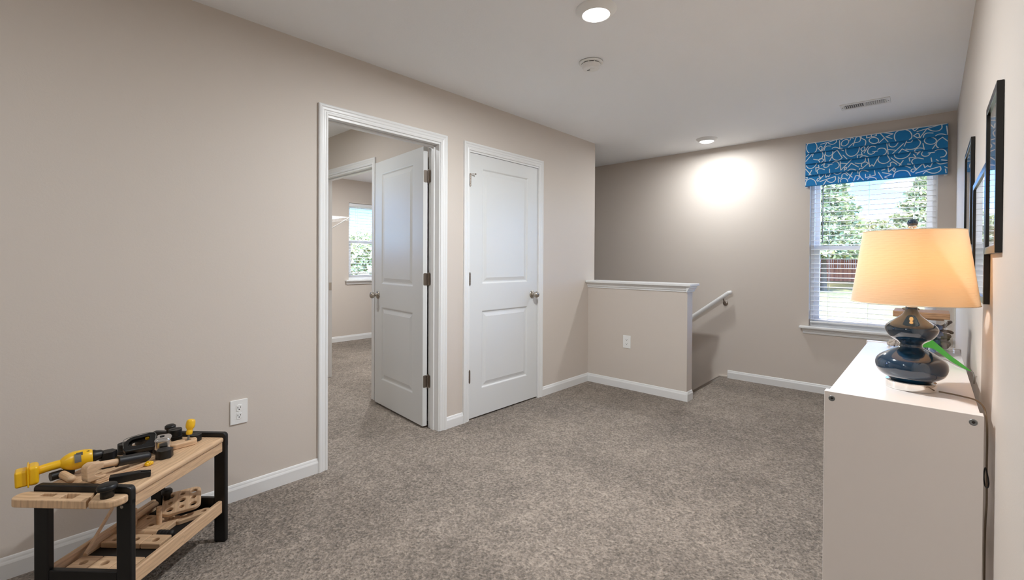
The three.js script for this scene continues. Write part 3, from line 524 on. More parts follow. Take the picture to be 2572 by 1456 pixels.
// ------------------------------------------------------------------ table lamp
{
  const g = thing('table_lamp', 'table lamp with a navy double-gourd base and glowing cream drum shade', 'lamp', [2.538, DT, -2.179]);
  mesh('foot', lathe([[0, 0.0005], [0.0695, 0.0005], [0.0705, 0.003], [0.0705, 0.026], [0.0695, 0.029], [0, 0.029]], 64), M.chrome, g);
  const body = smoothPts([[0.056, 0.029], [0.063, 0.034], [0.090, 0.053], [0.1005, 0.080], [0.0935, 0.106], [0.064, 0.130], [0.036, 0.146], [0.0315, 0.156], [0.038, 0.166], [0.060, 0.183], [0.0735, 0.208], [0.069, 0.226], [0.047, 0.245], [0.027, 0.262], [0.0185, 0.278], [0.0165, 0.291]], 110);
  mesh('body', lathe([[0, 0.0291], ...body, [0, 0.2915]], 72), M.navy, g);
  mesh('neck', lathe([[0.0165, 0.2905], [0.0165, 0.296], [0.0125, 0.297], [0.0125, 0.318], [0.0145, 0.319], [0.0145, 0.335], [0, 0.335]], 32), M.chrome, g);
  mesh('socket', merge(cyl(0.0155, 0.0155, 0.05, 0, 0.36, 0, 24)), M.blackMatt, g);
  const bulb = mesh('bulb', lathe(smoothPts([[0.013, 0.385], [0.0145, 0.4], [0.024, 0.42], [0.030, 0.442], [0.024, 0.463], [0.0, 0.474]], 24), 24), new THREE.MeshStandardMaterial({ color: 0xffffff, emissive: BULB_COLOR.clone(), emissiveIntensity: 6, roughness: 0.5, side: THREE.DoubleSide }), g);
  const L = new THREE.PointLight(BULB_COLOR, BULB_POWER); L.name = 'bulb_lamp'; L.position.set(0, 0.441, 0); L.castShadow = true; g.add(L);
  const sh = mesh('lamp_shade', lathe([[0.1755, 0.306], [0.1415, 0.562]], 96), M.shadeCloth, g);
  mesh('rim', merge(new THREE.TorusGeometry(0.1755, 0.0014, 8, 96).rotateX(Math.PI / 2).translate(0, 0.306, 0), new THREE.TorusGeometry(0.1415, 0.0014, 8, 96).rotateX(Math.PI / 2).translate(0, 0.562, 0)), M.shadeTrim, sh);
  mesh('harp', merge(tube([[0.016, 0.35, 0], [0.05, 0.40, 0], [0.058, 0.46, 0], [0.03, 0.53, 0], [0, 0.552, 0], [-0.03, 0.53, 0], [-0.058, 0.46, 0], [-0.05, 0.40, 0], [-0.016, 0.35, 0]], 0.0017, 50, 8), [0, 2.094, 4.189].map((a) => bar([0, 0.555, 0], [Math.cos(a) * 0.141, 0.56, Math.sin(a) * 0.141], 0.0015, 0.0015, 8))), M.chrome, g);
  const fin = mesh('finial', lathe(smoothPts([[0.006, 0.578], [0.012, 0.581], [0.0152, 0.590], [0.013, 0.600], [0.006, 0.605], [0.0, 0.606]], 24), 28), M.navy, g);
  mesh('finial_base', lathe([[0, 0.556], [0.007, 0.556], [0.008, 0.560], [0.004, 0.566], [0.0045, 0.571], [0.013, 0.576], [0.0138, 0.5815], [0.006, 0.580], [0, 0.580]], 28), M.chrome, fin);
  const c = (x, y, z) => V(x - 2.538, y - DT, z + 2.179);
  mesh('power_cord', tube([c(2.6125, 0.7765, -2.156), c(2.64, 0.776, -2.150), c(2.672, 0.7755, -2.136), c(2.700, 0.776, -2.105), c(2.7150, 0.765, -2.07), c(2.7195, 0.735, -2.03), c(2.7195, 0.68, -2.005), c(2.7185, 0.60, -1.995), c(2.719, 0.50, -1.985), c(2.7185, 0.42, -2.012), c(2.719, 0.33, -2.032), c(2.7185, 0.25, -2.022), c(2.719, 0.15, -2.045), c(2.7185, 0.06, -2.06), c(2.7175, 0.02, -2.10)], 0.0026, 160, 10), M.lampCord, g);
  mesh('cord_loop', tube([c(2.7155, 0.60, -1.99), c(2.7185, 0.588, -1.962), c(2.7205, 0.57, -1.95), c(2.7195, 0.552, -1.962), c(2.7155, 0.545, -1.99), c(2.7135, 0.572, -2.0)], 0.0018, 60, 8, true), M.blackMatt, g);
}

// ------------------------------------------------------------------ jars and other things on the shelf unit
function squareJar(name, label, x, z, half, h) {
  const g = thing(name, label, 'jar', [x, DT + 0.0005, z]);
  const outer = roundRect(2 * half, 2 * half, 0.014), inner = new THREE.Path(); roundRect(2 * half - 0.010, 2 * half - 0.010, 0.010, 0, 0, inner); outer.holes.push(inner);
  mesh('glass_wall', new THREE.ExtrudeGeometry(outer, { depth: h, bevelEnabled: false, curveSegments: 6 }).rotateX(-Math.PI / 2), M.jar, g);
  mesh('glass_base', extr(roundRect(2 * half - 0.0105, 2 * half - 0.0105, 0.010), 0.006, 0.001).rotateX(-Math.PI / 2), M.jar, g);
  return g;
}
{
  const j = squareJar('glass_jar', 'square glass jar of blue pieces with a flat wooden lid', 2.553, -3.062, 0.094, 0.182);
  const lid = mesh('lid', boxUV(rbox(0.206, 0.028, 0.206, 0.002, 0, 0.197, 0)), M.oak, j);
  mesh('lid_plug', rbox(0.165, 0.008, 0.165, 0.003, 0, 0.1785, 0), M.oak, lid);
  single('shell', 'small pale brown shell lying on the wooden jar lid', 'shell', toCreasedNormals(new THREE.SphereGeometry(1, 20, 14).scale(0.034, 0.009, 0.02), 0.5), M.drift, [2.515, DT + 0.2205, -3.03]);
  const chips = []; for (let i = 0; i < 90; i++) { const g = new THREE.IcosahedronGeometry(rr(0.012, 0.021), 0); g.scale(1, rr(0.5, 0.9), rr(0.7, 1)); g.rotateX(rr(0, 3)); g.rotateY(rr(0, 3)); const lim = 0.068; g.translate(rr(-lim, lim), 0.022 + 0.125 * Math.pow(rnd(), 1.2), rr(-lim, lim)); chips.push(g); }
  const heap = thing('sea_glass', 'heap of blue sea glass filling the jar with the wooden lid', 'sea glass', [2.553, DT + 0.002, -3.062]); heap.userData.kind = 'stuff';
  [M.blueChip, M.blueDark, M.paleChip].forEach((m, k) => { const q = mesh('glass_bits', merge(chips.filter((_, i) => i % 3 === k)), m, heap); q.userData.kind = 'stuff'; });
  squareJar('glass_jar', 'taller open glass jar of driftwood standing behind the lidded jar', 2.598, -3.2455, 0.0835, 0.285);
  const stick = (p, q, r, m, label) => { const A = V(...p), B = V(...q), pts = []; for (let i = 0; i <= 6; i++) pts.push(A.clone().lerp(B, i / 6).add(V(rr(-1, 1) * 0.003, rr(-1, 1) * 0.003, rr(-1, 1) * 0.003))); const g = tube(pts, r, 18, 9), a = g.attributes.position; for (let i = 0; i < a.count; i++) a.setXYZ(i, a.getX(i) + rr(-1, 1) * 0.0012, a.getY(i) + rr(-1, 1) * 0.0012, a.getZ(i) + rr(-1, 1) * 0.0012); const caps = [new THREE.SphereGeometry(r, 8, 6).translate(...p), new THREE.SphereGeometry(r, 8, 6).translate(...q)]; g.computeVertexNormals(); single('driftwood', label, 'driftwood', merge(g, caps), m, [0, 0, 0], 'driftwood pieces in the glass jar'); };
  const y = DT;
  stick([2.60, y + 0.105, -3.20], [2.662, y + 0.152, -3.20], 0.0085, M.driftDark, 'thin driftwood stick poking up in the tall glass jar');
  stick([2.60, y + 0.118, -3.185], [2.668, y + 0.100, -3.19], 0.0075, M.driftDark, 'thin driftwood stick lying across the tall glass jar');
  stick([2.555, y + 0.085, -3.225], [2.655, y + 0.078, -3.215], 0.013, M.drift, 'pale driftwood stick in the middle of the tall glass jar');
  stick([2.56, y + 0.055, -3.25], [2.65, y + 0.062, -3.25], 0.014, M.driftDark, 'thick driftwood stick low in the tall glass jar');
  stick([2.555, y + 0.026, -3.225], [2.644, y + 0.028, -3.215], 0.017, M.drift, 'thick brown driftwood lump at the bottom of the tall glass jar');
  stick([2.54, y + 0.025, -3.285], [2.65, y + 0.03, -3.275], 0.018, M.driftDark, 'dark driftwood lump at the back of the tall glass jar');
}
{ // coral
  const parts = []; for (let i = 0; i < 85; i++) { const a = rr(0, 6.28), r = Math.sqrt(rnd()), h = rnd(); const x = Math.cos(a) * r * 0.052 * (1 - 0.35 * h), z = Math.sin(a) * r * 0.042 * (1 - 0.35 * h), q = rr(0.006, 0.0105); parts.push(new THREE.IcosahedronGeometry(q, 1).translate(x, q + h * 0.038 * (1 - 0.6 * r), z)); }
  single('coral', 'knobbly grey lump of coral on the shelf unit behind the lamp', 'coral', merge(parts), M.coral, [2.462, DT, -3.205]);
}
{ // green tapered strip leaning on the jar
  const g = thing('green_strap', 'green tapered strap with a thin grey cord end lying behind the lamp', 'strap', [0, 0, 0]);
  const P = [V(2.556, 0.846, -2.905), V(2.590, 0.846, -2.885), V(2.625, 0.823, -2.845), V(2.655, 0.802, -2.785), V(2.690, 0.785, -2.715), V(2.715, 0.7745, -2.662)], C = new THREE.CatmullRomCurve3(P), n = 40, pos = [], idx = [];
  for (let i = 0; i <= n; i++) { const t = i / n, p = C.getPoint(t), w = 0.026 * (1 - Math.pow(t, 1.7)) + 0.0025, up = V(-0.15, 0.86, 0.42).normalize(), nr = V(-0.30, 0.40, 0.86).normalize(); for (const [a, b] of [[-1, 0.0015], [1, 0.0015], [1, -0.0015], [-1, -0.0015]]) { const q = p.clone().addScaledVector(up, a * w).addScaledVector(nr, b); q.y = Math.max(q.y, DT + 0.0012); pos.push(q.x, q.y, q.z); } }
  for (let i = 0; i < n; i++) for (let k = 0; k < 4; k++) { const a = 4 * i + k, b = 4 * i + (k + 1) % 4; idx.push(a, b, a + 4, b, b + 4, a + 4); }
  idx.push(0, 1, 2, 0, 2, 3); const e = 4 * n; idx.push(e, e + 2, e + 1, e, e + 3, e + 2);
  const gg = new THREE.BufferGeometry(); gg.setAttribute('position', new THREE.Float32BufferAttribute(pos, 3)); gg.setIndex(idx);
  const gn = gg.toNonIndexed(); gn.computeVertexNormals(); mesh('strip', gn, M.green, g);
  mesh('cord_end', tube([[2.712, 0.775, -2.668], [2.719, 0.772, -2.652], [2.7215, 0.755, -2.640], [2.721, 0.73, -2.635]], 0.0022, 24, 8), M.grey, g);
}

// ------------------------------------------------------------------ picture frames on the right wall
const artTex = (k) => { const cv = document.createElement('canvas'); cv.width = 256; cv.height = 320; const c = cv.getContext('2d'); c.fillStyle = '#f2f2f0'; c.fillRect(0, 0, 256, 320); c.fillStyle = '#8d9298'; c.fillRect(46, 54, 164, 212); for (let i = 0; i < 26; i++) { const v = Math.floor(90 + 120 * rnd()); c.fillStyle = `rgb(${v},${v + 3},${v + 8})`; c.beginPath(); c.ellipse(46 + 164 * rnd(), 54 + 212 * rnd(), 8 + 22 * rnd(), 6 + 18 * rnd(), rnd() * 3, 0, 7); c.save(); c.clip(); c.restore(); c.fill(); } c.fillStyle = '#f2f2f0'; c.fillRect(0, 0, 256, 54); c.fillRect(0, 266, 256, 54); c.fillRect(0, 0, 46, 320); c.fillRect(210, 0, 46, 320); const t = new THREE.CanvasTexture(cv); t.colorSpace = THREE.SRGBColorSpace; return t; };
function picture(label, z0, z1, y0, y1, depth, k) {
  const w = Math.abs(z1 - z0), h = y1 - y0, g = thing('picture_frame', label, 'picture frame', [W - 0.0005, (y0 + y1) / 2, (z0 + z1) / 2], -Math.PI / 2, 'black picture frames on the right wall');
  const s = poly([[-w / 2, -h / 2], [w / 2, -h / 2], [w / 2, h / 2], [-w / 2, h / 2]]), p = new THREE.Path(), b = 0.022; p.moveTo(-w / 2 + b, -h / 2 + b); p.lineTo(-w / 2 + b, h / 2 - b); p.lineTo(w / 2 - b, h / 2 - b); p.lineTo(w / 2 - b, -h / 2 + b); p.closePath(); s.holes.push(p);
  mesh('frame', extr(s, depth, 0.0012), M.frame, g);
  mesh('print', new THREE.PlaneGeometry(w - 2 * b, h - 2 * b).translate(0, 0, depth * 0.42), new THREE.MeshPhysicalMaterial({ map: artTex(k), roughness: 0.7, side: THREE.DoubleSide }), g);
  mesh('pane', box(w - 2 * b, h - 2 * b, 0.0016, 0, 0, depth * 0.62), M.glass, g);
}
picture('narrow black framed print hanging above the lamp cord end of the shelf unit', -1.80, -2.125, 1.247, 1.712, 0.0145, 1);
picture('black framed print hanging lowest, partly behind the lamp shade', -2.14, -2.74, 1.085, 1.545, 0.0145, 2);
picture('black framed print hanging nearest the blue window shade', -2.93, -3.45, 1.305, 1.79, 0.0145, 3);

// ------------------------------------------------------------------ toy workbench, standing askew by the left wall
const BO = [0.3745, -0.3455], BT = -0.860, e1 = [0.6525, 0.7576], e2 = [-0.7576, 0.6525];
const bw = (lx, y, lz) => [BO[0] + e1[0] * lx + e2[0] * lz, y, BO[1] + e1[1] * lx + e2[1] * lz];
const bturn = (dx, dz) => BT + Math.atan2(-dz, dx);               // local +x towards (dx, dz) in the bench's own axes
const onBench = (name, label, cat, lx, y, lz, dx = 1, dz = 0, group) => thing(name, label, cat, bw(lx, y, lz), bturn(dx, dz), group);
{
  const g = thing('toy_workbench', 'wooden toy workbench with black end frames standing askew by the left wall', 'toy bench', [BO[0], 0, BO[1]], BT);
  for (const s of [1, -1]) {
    const x = s * 0.2365;
    for (const z of [0.14, -0.14]) mesh('leg', rspan(x - 0.011, x + 0.011, 0, 0.43, z - 0.025, z + 0.025, 0.005), M.black, g);
    const rail = new THREE.Shape(); rail.moveTo(-0.165, 0.412); rail.lineTo(0.165, 0.412); rail.lineTo(0.165, 0.456); rail.absarc(0.150, 0.456, 0.015, 0, Math.PI / 2, false); rail.lineTo(-0.150, 0.471); rail.absarc(-0.150, 0.456, 0.015, Math.PI / 2, Math.PI, false); rail.closePath();
    mesh('top_rail', extr(rail, 0.022, 0.004, 3).rotateY(-Math.PI / 2).translate(x + 0.011, 0, 0), M.black, g);
    mesh('lower_rail', rspan(x - 0.009, x + 0.009, 0.120, 0.188, -0.115, 0.115, 0.003), M.black, g);
  }
  mesh('worktop', boxUV(rspan(-0.2255, 0.2255, 0.432, 0.455, -0.162, 0.162, 0.010)), M.pine, g);
  for (const z of [0.145, -0.145]) { mesh('apron', boxUV(rspan(-0.2255, 0.2255, 0.391, 0.432, z - 0.009, z + 0.009, 0.003)), M.pine, g); mesh('side_rail', boxUV(rspan(-0.2255, 0.2255, 0.126, 0.180, z - 0.009, z + 0.009, 0.005)), M.pine, g); }
  mesh('lower_shelf', span(-0.2275, 0.2275, 0.128, 0.136, -0.136, 0.136), M.blackMatt, g);
  // tool rack and vice on the near end
  const rack = new THREE.Shape(); rack.moveTo(-0.045, 0.2485); rack.lineTo(0.155, 0.2485); rack.quadraticCurveTo(0.192, 0.2485, 0.192, 0.272); rack.quadraticCurveTo(0.190, 0.304, 0.158, 0.304); rack.lineTo(-0.070, 0.304); rack.closePath();
  for (const [a, b, c, d] of [[0.066, 0.114, 0.260, 0.278], [-0.010, 0.036, 0.258, 0.288]]) { const p = new THREE.Path(); p.moveTo(a, c); p.lineTo(a, d); p.lineTo(b, d); p.lineTo(b, c); p.closePath(); rack.holes.push(p); }
  const lay = (s, h, b) => extr(s, h, b, 3).applyMatrix4(new THREE.Matrix4().set(0, 1, 0, 0, 0, 0, 1, 0, 1, 0, 0, 0, 0, 0, 0, 1)).translate(0, -h, 0);   // (shape x, y) -> bench (z, x)
  mesh('tool_rack', boxUV(lay(rack, 0.026, 0.003).translate(0, 0.452, 0), 1, 1), M.pine, g);
  const jaw = new THREE.Shape(); jaw.moveTo(-0.052, 0.2485); jaw.lineTo(-0.150, 0.2485); jaw.quadraticCurveTo(-0.164, 0.2485, -0.164, 0.262); jaw.quadraticCurveTo(-0.160, 0.300, -0.130, 0.304); jaw.lineTo(-0.078, 0.304); jaw.closePath();
  mesh('vice_jaw', boxUV(lay(jaw, 0.026, 0.007).translate(0, 0.452, 0), 1, 1), M.pine, g);
  mesh('vice_knob', lathe([[0, 0], [0.018, 0], [0.018, 0.022], [0.017, 0.024], [0.026, 0.026], [0.0275, 0.032], [0.025, 0.040], [0.018, 0.043], [0, 0.044]], 28).translate(0.275, 0.452, -0.112), M.black, g);
  mesh('far_knob', lathe([[0, 0], [0.014, 0], [0.014, 0.01], [0.020, 0.013], [0.020, 0.024], [0.014, 0.029], [0, 0.030]], 24).translate(-0.2365, 0.471, 0.085), M.black, g);
  for (const [y, z] of [[0.405, -0.135], [0.405, 0.135], [0.150, -0.132], [0.150, 0.135]]) mesh('screw', lathe([[0.0052, -0.0005], [0.0052, 0.001], [0.003, 0.0016], [0.0025, 0.0004], [0, 0.0004]], 16).rotateZ(-Math.PI / 2).translate(0.2476, y, z), M.nickel, g);
}
const TT = 0.4555;                                                  // top of the worktop
{ // yellow drill, lying across the near end
  const g = onBench('toy_drill', 'yellow toy power drill lying on the workbench', 'toy drill', 0.212, 0.4945, 0.214, -0.726, -0.688);
  g.rotation.z = 0.03; g.scale.set(0.78, 0.92, 0.92);
  const bat = mesh('battery', merge(rbox(0.040, 0.058, 0.054, 0.008, -0.026, -0.010, 0, 3), rbox(0.034, 0.070, 0.064, 0.012, 0.010, -0.006, 0, 3)), M.yellow, g);
  mesh('battery_rim', rbox(0.006, 0.074, 0.067, 0.003, -0.006, -0.006, 0, 2), M.yellow, bat);
  const hs = new THREE.CatmullRomCurve3([V(0.015, 0.0, 0), V(0.05, 0.004, 0), V(0.085, 0.006, 0), V(0.115, 0.006, 0)]);
  mesh('handle', new THREE.TubeGeometry(hs, 24, 0.0155, 14), M.yellow, g);
  const bp = smoothPts([[0.0, 0.088], [0.016, 0.094], [0.028, 0.112], [0.034, 0.132], [0.0345, 0.155], [0.032, 0.180], [0.028, 0.196], [0.022, 0.201], [0, 0.202]], 50);
  const bd = mesh('body', lathe(bp, 28).rotateZ(-Math.PI / 2).scale(1, 1, 0.9).translate(0, 0.006, 0), M.yellow, g);
  mesh('side_label', rbox(0.022, 0.020, 0.0016, 0.0006, 0.156, 0.030, 0.0225).rotateX(-0.0), M.grey, bd);
  mesh('top_label', new THREE.CylinderGeometry(0.0352, 0.0352, 0.022, 10, 1, true, -1.0, 1.0).rotateZ(-Math.PI / 2).translate(0.150, 0.006, 0), M.grey, bd);
  mesh('button', rbox(0.012, 0.006, 0.012, 0.002, 0.184, 0.032, 0.008), M.black, bd);
  mesh('chuck', lathe([[0, 0.198], [0.0225, 0.198], [0.024, 0.205], [0.020, 0.214], [0.017, 0.230], [0.012, 0.238], [0, 0.239]], 22).rotateZ(-Math.PI / 2).translate(0, 0.006, 0), M.black, g);
}
{ // hammer under the drill
  const g = onBench('toy_hammer', 'toy hammer with a black head and wooden handle under the yellow drill', 'toy hammer', 0.163, TT, 0.156, 0.44, -0.90);
  mesh('head', merge(cyl(0.0142, 0.0142, 0.030, 0, 0, 0, 24).rotateX(Math.PI / 2).translate(0, 0.0144, 0.014), cyl(0.0120, 0.0142, 0.03, 0, 0, 0, 24).rotateX(Math.PI / 2).translate(0, 0.0144, -0.016)), M.black, g);
  mesh('handle', boxUV(merge(bar([0.010, 0.0144, 0], [0.076, 0.0135, 0], 0.0125, 0.0125), new THREE.SphereGeometry(0.0125, 16, 10).translate(0.076, 0.0135, 0))), M.pine, g);
}
{ // wooden clamp with a black grip
  const g = onBench('toy_clamp', 'wooden toy clamp with a C-shaped jaw and black grip', 'toy clamp', 0.196, TT + 0.013, 0.010, -0.94, -0.35);
  const s = new THREE.Shape(); s.moveTo(-0.026, 0.012); s.quadraticCurveTo(-0.027, 0.0, -0.012, 0.0005); s.lineTo(0.028, 0.0005); s.lineTo(0.028, 0.010); s.quadraticCurveTo(0.0, 0.008, -0.002, 0.022); s.quadraticCurveTo(-0.002, 0.034, 0.022, 0.034); s.lineTo(0.022, 0.052); s.lineTo(-0.008, 0.060); s.quadraticCurveTo(-0.028, 0.056, -0.027, 0.042); s.closePath();
  mesh('jaw', boxUV(extr(s, 0.034, 0.003, 2).translate(0, 0, -0.017)), M.pine, g);
  mesh('rod', boxUV(bar([0.018, 0.042, 0], [0.074, 0.031, 0], 0.0115, 0.0115)), M.pine, g);
  mesh('grip', merge(bar([0.070, 0.0325, 0], [0.160, 0.0155, 0], 0.017, 0.0165, 24), new THREE.SphereGeometry(0.0165, 20, 12).translate(0.160, 0.0155, 0), bar([0.068, 0.033, 0], [0.072, 0.032, 0], 0.0185, 0.0185, 24)), M.black, g);
}
{ // slatted strip under the clamp
  const g = onBench('wooden_strip', 'pale wooden strip with a slot lying under the toy clamp', 'wooden strip', 0.118, TT, -0.016, -0.94, -0.35);
  const s = roundRect(0.170, 0.040, 0.006), p = new THREE.Path(); roundRect(0.05, 0.012, 0.005, 0.0, 0, p); s.holes.push(p);
  mesh('strip', boxUV(flat(extr(s, 0.0125, 0.002))), M.pine, g);
}
{
  const g = onBench('toy_pry_bar', 'black toy pry bar with a forked tip on the front of the workbench', 'toy pry bar', 0.166, TT, -0.092, -0.60, -0.80);
  const s = poly([[-0.066, -0.014], [0.030, -0.014], [0.068, -0.011], [0.068, -0.004], [0.034, -0.004], [0.034, 0.004], [0.068, 0.004], [0.068, 0.011], [0.030, 0.014], [-0.066, 0.014]]);
  const q = extr(s, 0.026, 0.0015), a = q.attributes.position; flat(q); for (let i = 0; i < a.count; i++) { const x = a.getX(i), y = a.getY(i); a.setY(i, y * (x > 0.0 ? 1 - 0.35 * x / 0.068 : 1)); } q.computeVertexNormals();
  q.scale(0.82, 1, 1); mesh('bar', q, M.black, g);
}
// black wooden bolts and nuts
const slotDisc = (r, h) => { const s = new THREE.Shape(); const a = Math.asin(0.0028 / r); s.absarc(0, 0, r, a, Math.PI - a, false); s.lineTo(-r, 0.0028); s.closePath(); const t = new THREE.Shape(); t.absarc(0, 0, r, Math.PI + a, 2 * Math.PI - a, false); t.closePath(); return merge(cyl(r, r, h * 0.55, 0, h * 0.275, 0, 28), flat(extr(s, h * 0.45, 0.0008, 1)).translate(0, h * 0.55, 0), flat(extr(t, h * 0.45, 0.0008, 1)).translate(0, h * 0.55, 0)); };
function toyBolt(label, lx, lz, turn, parts, y = TT) { const g = onBench('toy_bolt', label, 'toy bolt', lx, y, lz, Math.cos(turn), Math.sin(turn)); let yy = 0; for (const [kind, r, h] of parts) { mesh(kind === 'hex' ? 'hex_head' : 'slotted_head', (kind === 'hex' ? merge(new THREE.CylinderGeometry(r * 0.97, r, h, 6).translate(0, h / 2, 0)) : slotDisc(r, h)).translate(0, yy, 0), M.black, g); yy += h + 0.0003; } return g; }
toyBolt('black toy bolt with a tall hexagon head on a wider nut beside the drill chuck', 0.066, 0.080, 0.3, [['hex', 0.029, 0.022], ['hex', 0.026, 0.032]]);
toyBolt('black slotted toy bolt stacked on a disc at the back of the workbench', -0.047, 0.118, 0.9, [['slot', 0.0235, 0.014], ['slot', 0.0225, 0.024]]);
toyBolt('black slotted toy bolt behind the toy saw handle', -0.145, 0.132, 0.5, [['slot', 0.024, 0.024]]);
toyBolt('two black slotted toy bolts stacked beside the yellow screwdriver', -0.166, 0.008, 0.7, [['slot', 0.0245, 0.025], ['slot', 0.0235, 0.027]]);
toyBolt('low black slotted toy bolt near the far front corner of the workbench', -0.182, -0.066, 0.6, [['slot', 0.0225, 0.026]]);
toyBolt('low black hexagon toy nut in front of the silver toy saw', -0.014, -0.068, 0.2, [['hex', 0.0285, 0.031]]);
toyBolt('black toy disc half hidden behind the clamp grip', 0.002, 0.052, 0.2, [['slot', 0.022, 0.020]]);
toyBolt('small black hexagon toy nut under the yellow drill body', 0.128, 0.098, 0.1, [['hex', 0.014, 0.026]]);
{ // black and silver toy saw
  const g = onBench('toy_jigsaw', 'black and silver toy power saw lying in the middle of the workbench', 'toy saw', -0.030, TT, 0.034, -0.52, -0.85);
  const s = new THREE.Shape(); s.moveTo(-0.062, 0.010); s.quadraticCurveTo(-0.068, 0.052, -0.036, 0.062); s.lineTo(0.012, 0.070); s.quadraticCurveTo(0.034, 0.070, 0.036, 0.052); s.lineTo(0.036, 0.0); s.lineTo(-0.052, -0.004); s.closePath();
  const p = new THREE.Path(); p.moveTo(-0.050, 0.014); p.quadraticCurveTo(-0.056, 0.046, -0.032, 0.052); p.lineTo(0.010, 0.058); p.quadraticCurveTo(0.022, 0.056, 0.020, 0.040); p.lineTo(0.004, 0.014); p.closePath(); s.holes.push(p);
  const lean = new THREE.Matrix4().makeRotationX(-0.95);
  const hd = mesh('handle', extr(s, 0.022, 0.004, 3).translate(0, 0, -0.006).applyMatrix4(lean).translate(0.008, 0.0245, 0.026), M.black, g);
  mesh('piping', tube([[-0.060, 0.012, 0.0165], [-0.064, 0.048, 0.0165], [-0.036, 0.060, 0.0185], [0.012, 0.067, 0.0185], [0.032, 0.060, 0.0185], [0.034, 0.03, 0.0185]], 0.0011, 40, 6).applyMatrix4(lean).translate(0.008, 0.0245, 0.026), M.grey, hd);
  mesh('trigger', rbox(0.014, 0.008, 0.014, 0.003, 0.006, 0.055, 0.0).applyMatrix4(lean).translate(0.008, 0.0245, 0.026), M.yellow, hd);
  const b = mesh('body', rbox(0.054, 0.050, 0.064, 0.014, 0.066, 0.0390, 0.004, 4), M.silver, g);
  mesh('hub', cyl(0.0075, 0.0075, 0.003, 0.064, 0.0645, 0.008, 20), M.black, b);
  mesh('nose', rbox(0.026, 0.040, 0.060, 0.008, 0.048, 0.0235, 0.0, 3), M.black, g);
  mesh('foot_plate', rbox(0.100, 0.006, 0.040, 0.002, 0.030, 0.0035, -0.026), M.black, g);
  const cv = document.createElement('canvas'); cv.width = 128; cv.height = 40; const c = cv.getContext('2d'); c.fillStyle = '#0c0c0d'; c.fillRect(0, 0, 128, 40); c.fillStyle = '#9a9a98'; c.font = 'italic bold 30px sans-serif'; c.textAlign = 'center'; c.translate(64, 20); c.rotate(Math.PI); c.fillText('EADL', 0, 10); const t = new THREE.CanvasTexture(cv); t.colorSpace = THREE.SRGBColorSpace;
  mesh('name_strip', new THREE.PlaneGeometry(0.040, 0.0125).rotateY(Math.PI).translate(0.022, 0.0135, -0.0475), std(0xffffff, 0.5, { map: t }), g);
  mesh('lower_body', rbox(0.062, 0.022, 0.020, 0.004, 0.022, 0.0175, -0.0370, 3), M.black, g);
}
{ // plate with a hole, and the screwdriver standing in it
  const g = onBench('wooden_plate', 'thick rounded wooden plate with an oval hole holding the yellow screwdriver', 'wooden plate', -0.122, TT, -0.056, -0.79, -0.61);
  const s = roundRect(0.100, 0.052, 0.024); s.holes.push(hole(0.018, 0, 0.011, 0.008));
  mesh('plate', boxUV(flat(extr(s, 0.021, 0.004, 3))), M.pine, g);
  const d = onBench('toy_screwdriver', 'yellow-handled toy screwdriver standing in the wooden plate', 'toy screwdriver', -0.1365, TT + 0.003, -0.067, 1, 0);
  d.rotation.z = 0.22;
  mesh('shaft', cyl(0.0042, 0.0042, 0.040, 0, 0.020, 0, 14), M.grey, d);
  mesh('handle', lathe(smoothPts([[0.0, 0.036], [0.010, 0.037], [0.0115, 0.048], [0.0105, 0.056], [0.0155, 0.066], [0.0165, 0.080], [0.0135, 0.094], [0.0, 0.099]], 40), 10), M.yellow, d);
  const y = onBench('toy_bit', 'small yellow plastic toy bit beside the clamp grip', 'toy bit', 0.056, TT, -0.066, 1, 0.3);
  mesh('bit', merge(rbox(0.026, 0.013, 0.016, 0.005, 0, 0.0068, 0, 3), rbox(0.010, 0.0155, 0.018, 0.004, 0.002, 0.008, 0, 3)), M.yellow, y);
}
// things on the lower shelf
const LS = 0.1363;
function holedBar(label, lx, lz, len, wid) {
  const g = onBench('holed_bar', label, 'wooden bar', lx, LS, lz, 0, 1, 'wooden bars on the lower shelf');
  const n = 3, seg = len / n;
  for (let i = 0; i < n; i++) { const s = roundRect(seg - 0.003, wid, 0.003, -len / 2 + seg * (i + 0.5), 0); s.holes.push(hole(-len / 2 + seg * (i + 0.5), 0.004, 0.0125)); mesh('segment', boxUV(flat(extr(s, 0.020, 0.0025)), 1, 0), M.pine, g); }
  mesh('core', boxUV(rbox(len - 0.01, 0.006, wid - 0.03, 0.001, 0, 0.003, wid / 2 - 0.012)), M.pine, g);
}
holedBar('wooden bar with three round holes lying across the middle of the lower shelf', 0.014, 0.018, 0.230, 0.060);
holedBar('wooden bar with three round holes lying at the near end of the lower shelf', 0.150, 0.010, 0.230, 0.066);
{
  const g = onBench('peg_board', 'wooden board with two upright round pegs on the lower shelf', 'peg board', -0.098, LS, 0.046, 1, 0);
  const s = roundRect(0.100, 0.172, 0.018); s.holes.push(hole(0.02, 0.01, 0.010), hole(-0.028, -0.04, 0.010), hole(-0.028, 0.05, 0.012));
  mesh('board', boxUV(flat(extr(s, 0.020, 0.003))), M.pine, g);
  mesh('peg', boxUV(bar([0.033, 0.020, 0.050], [0.034, 0.088, 0.049], 0.0095)), M.pine, g); mesh('peg', boxUV(bar([0.012, 0.020, -0.034], [0.012, 0.088, -0.035], 0.0095)), M.pine, g);
}
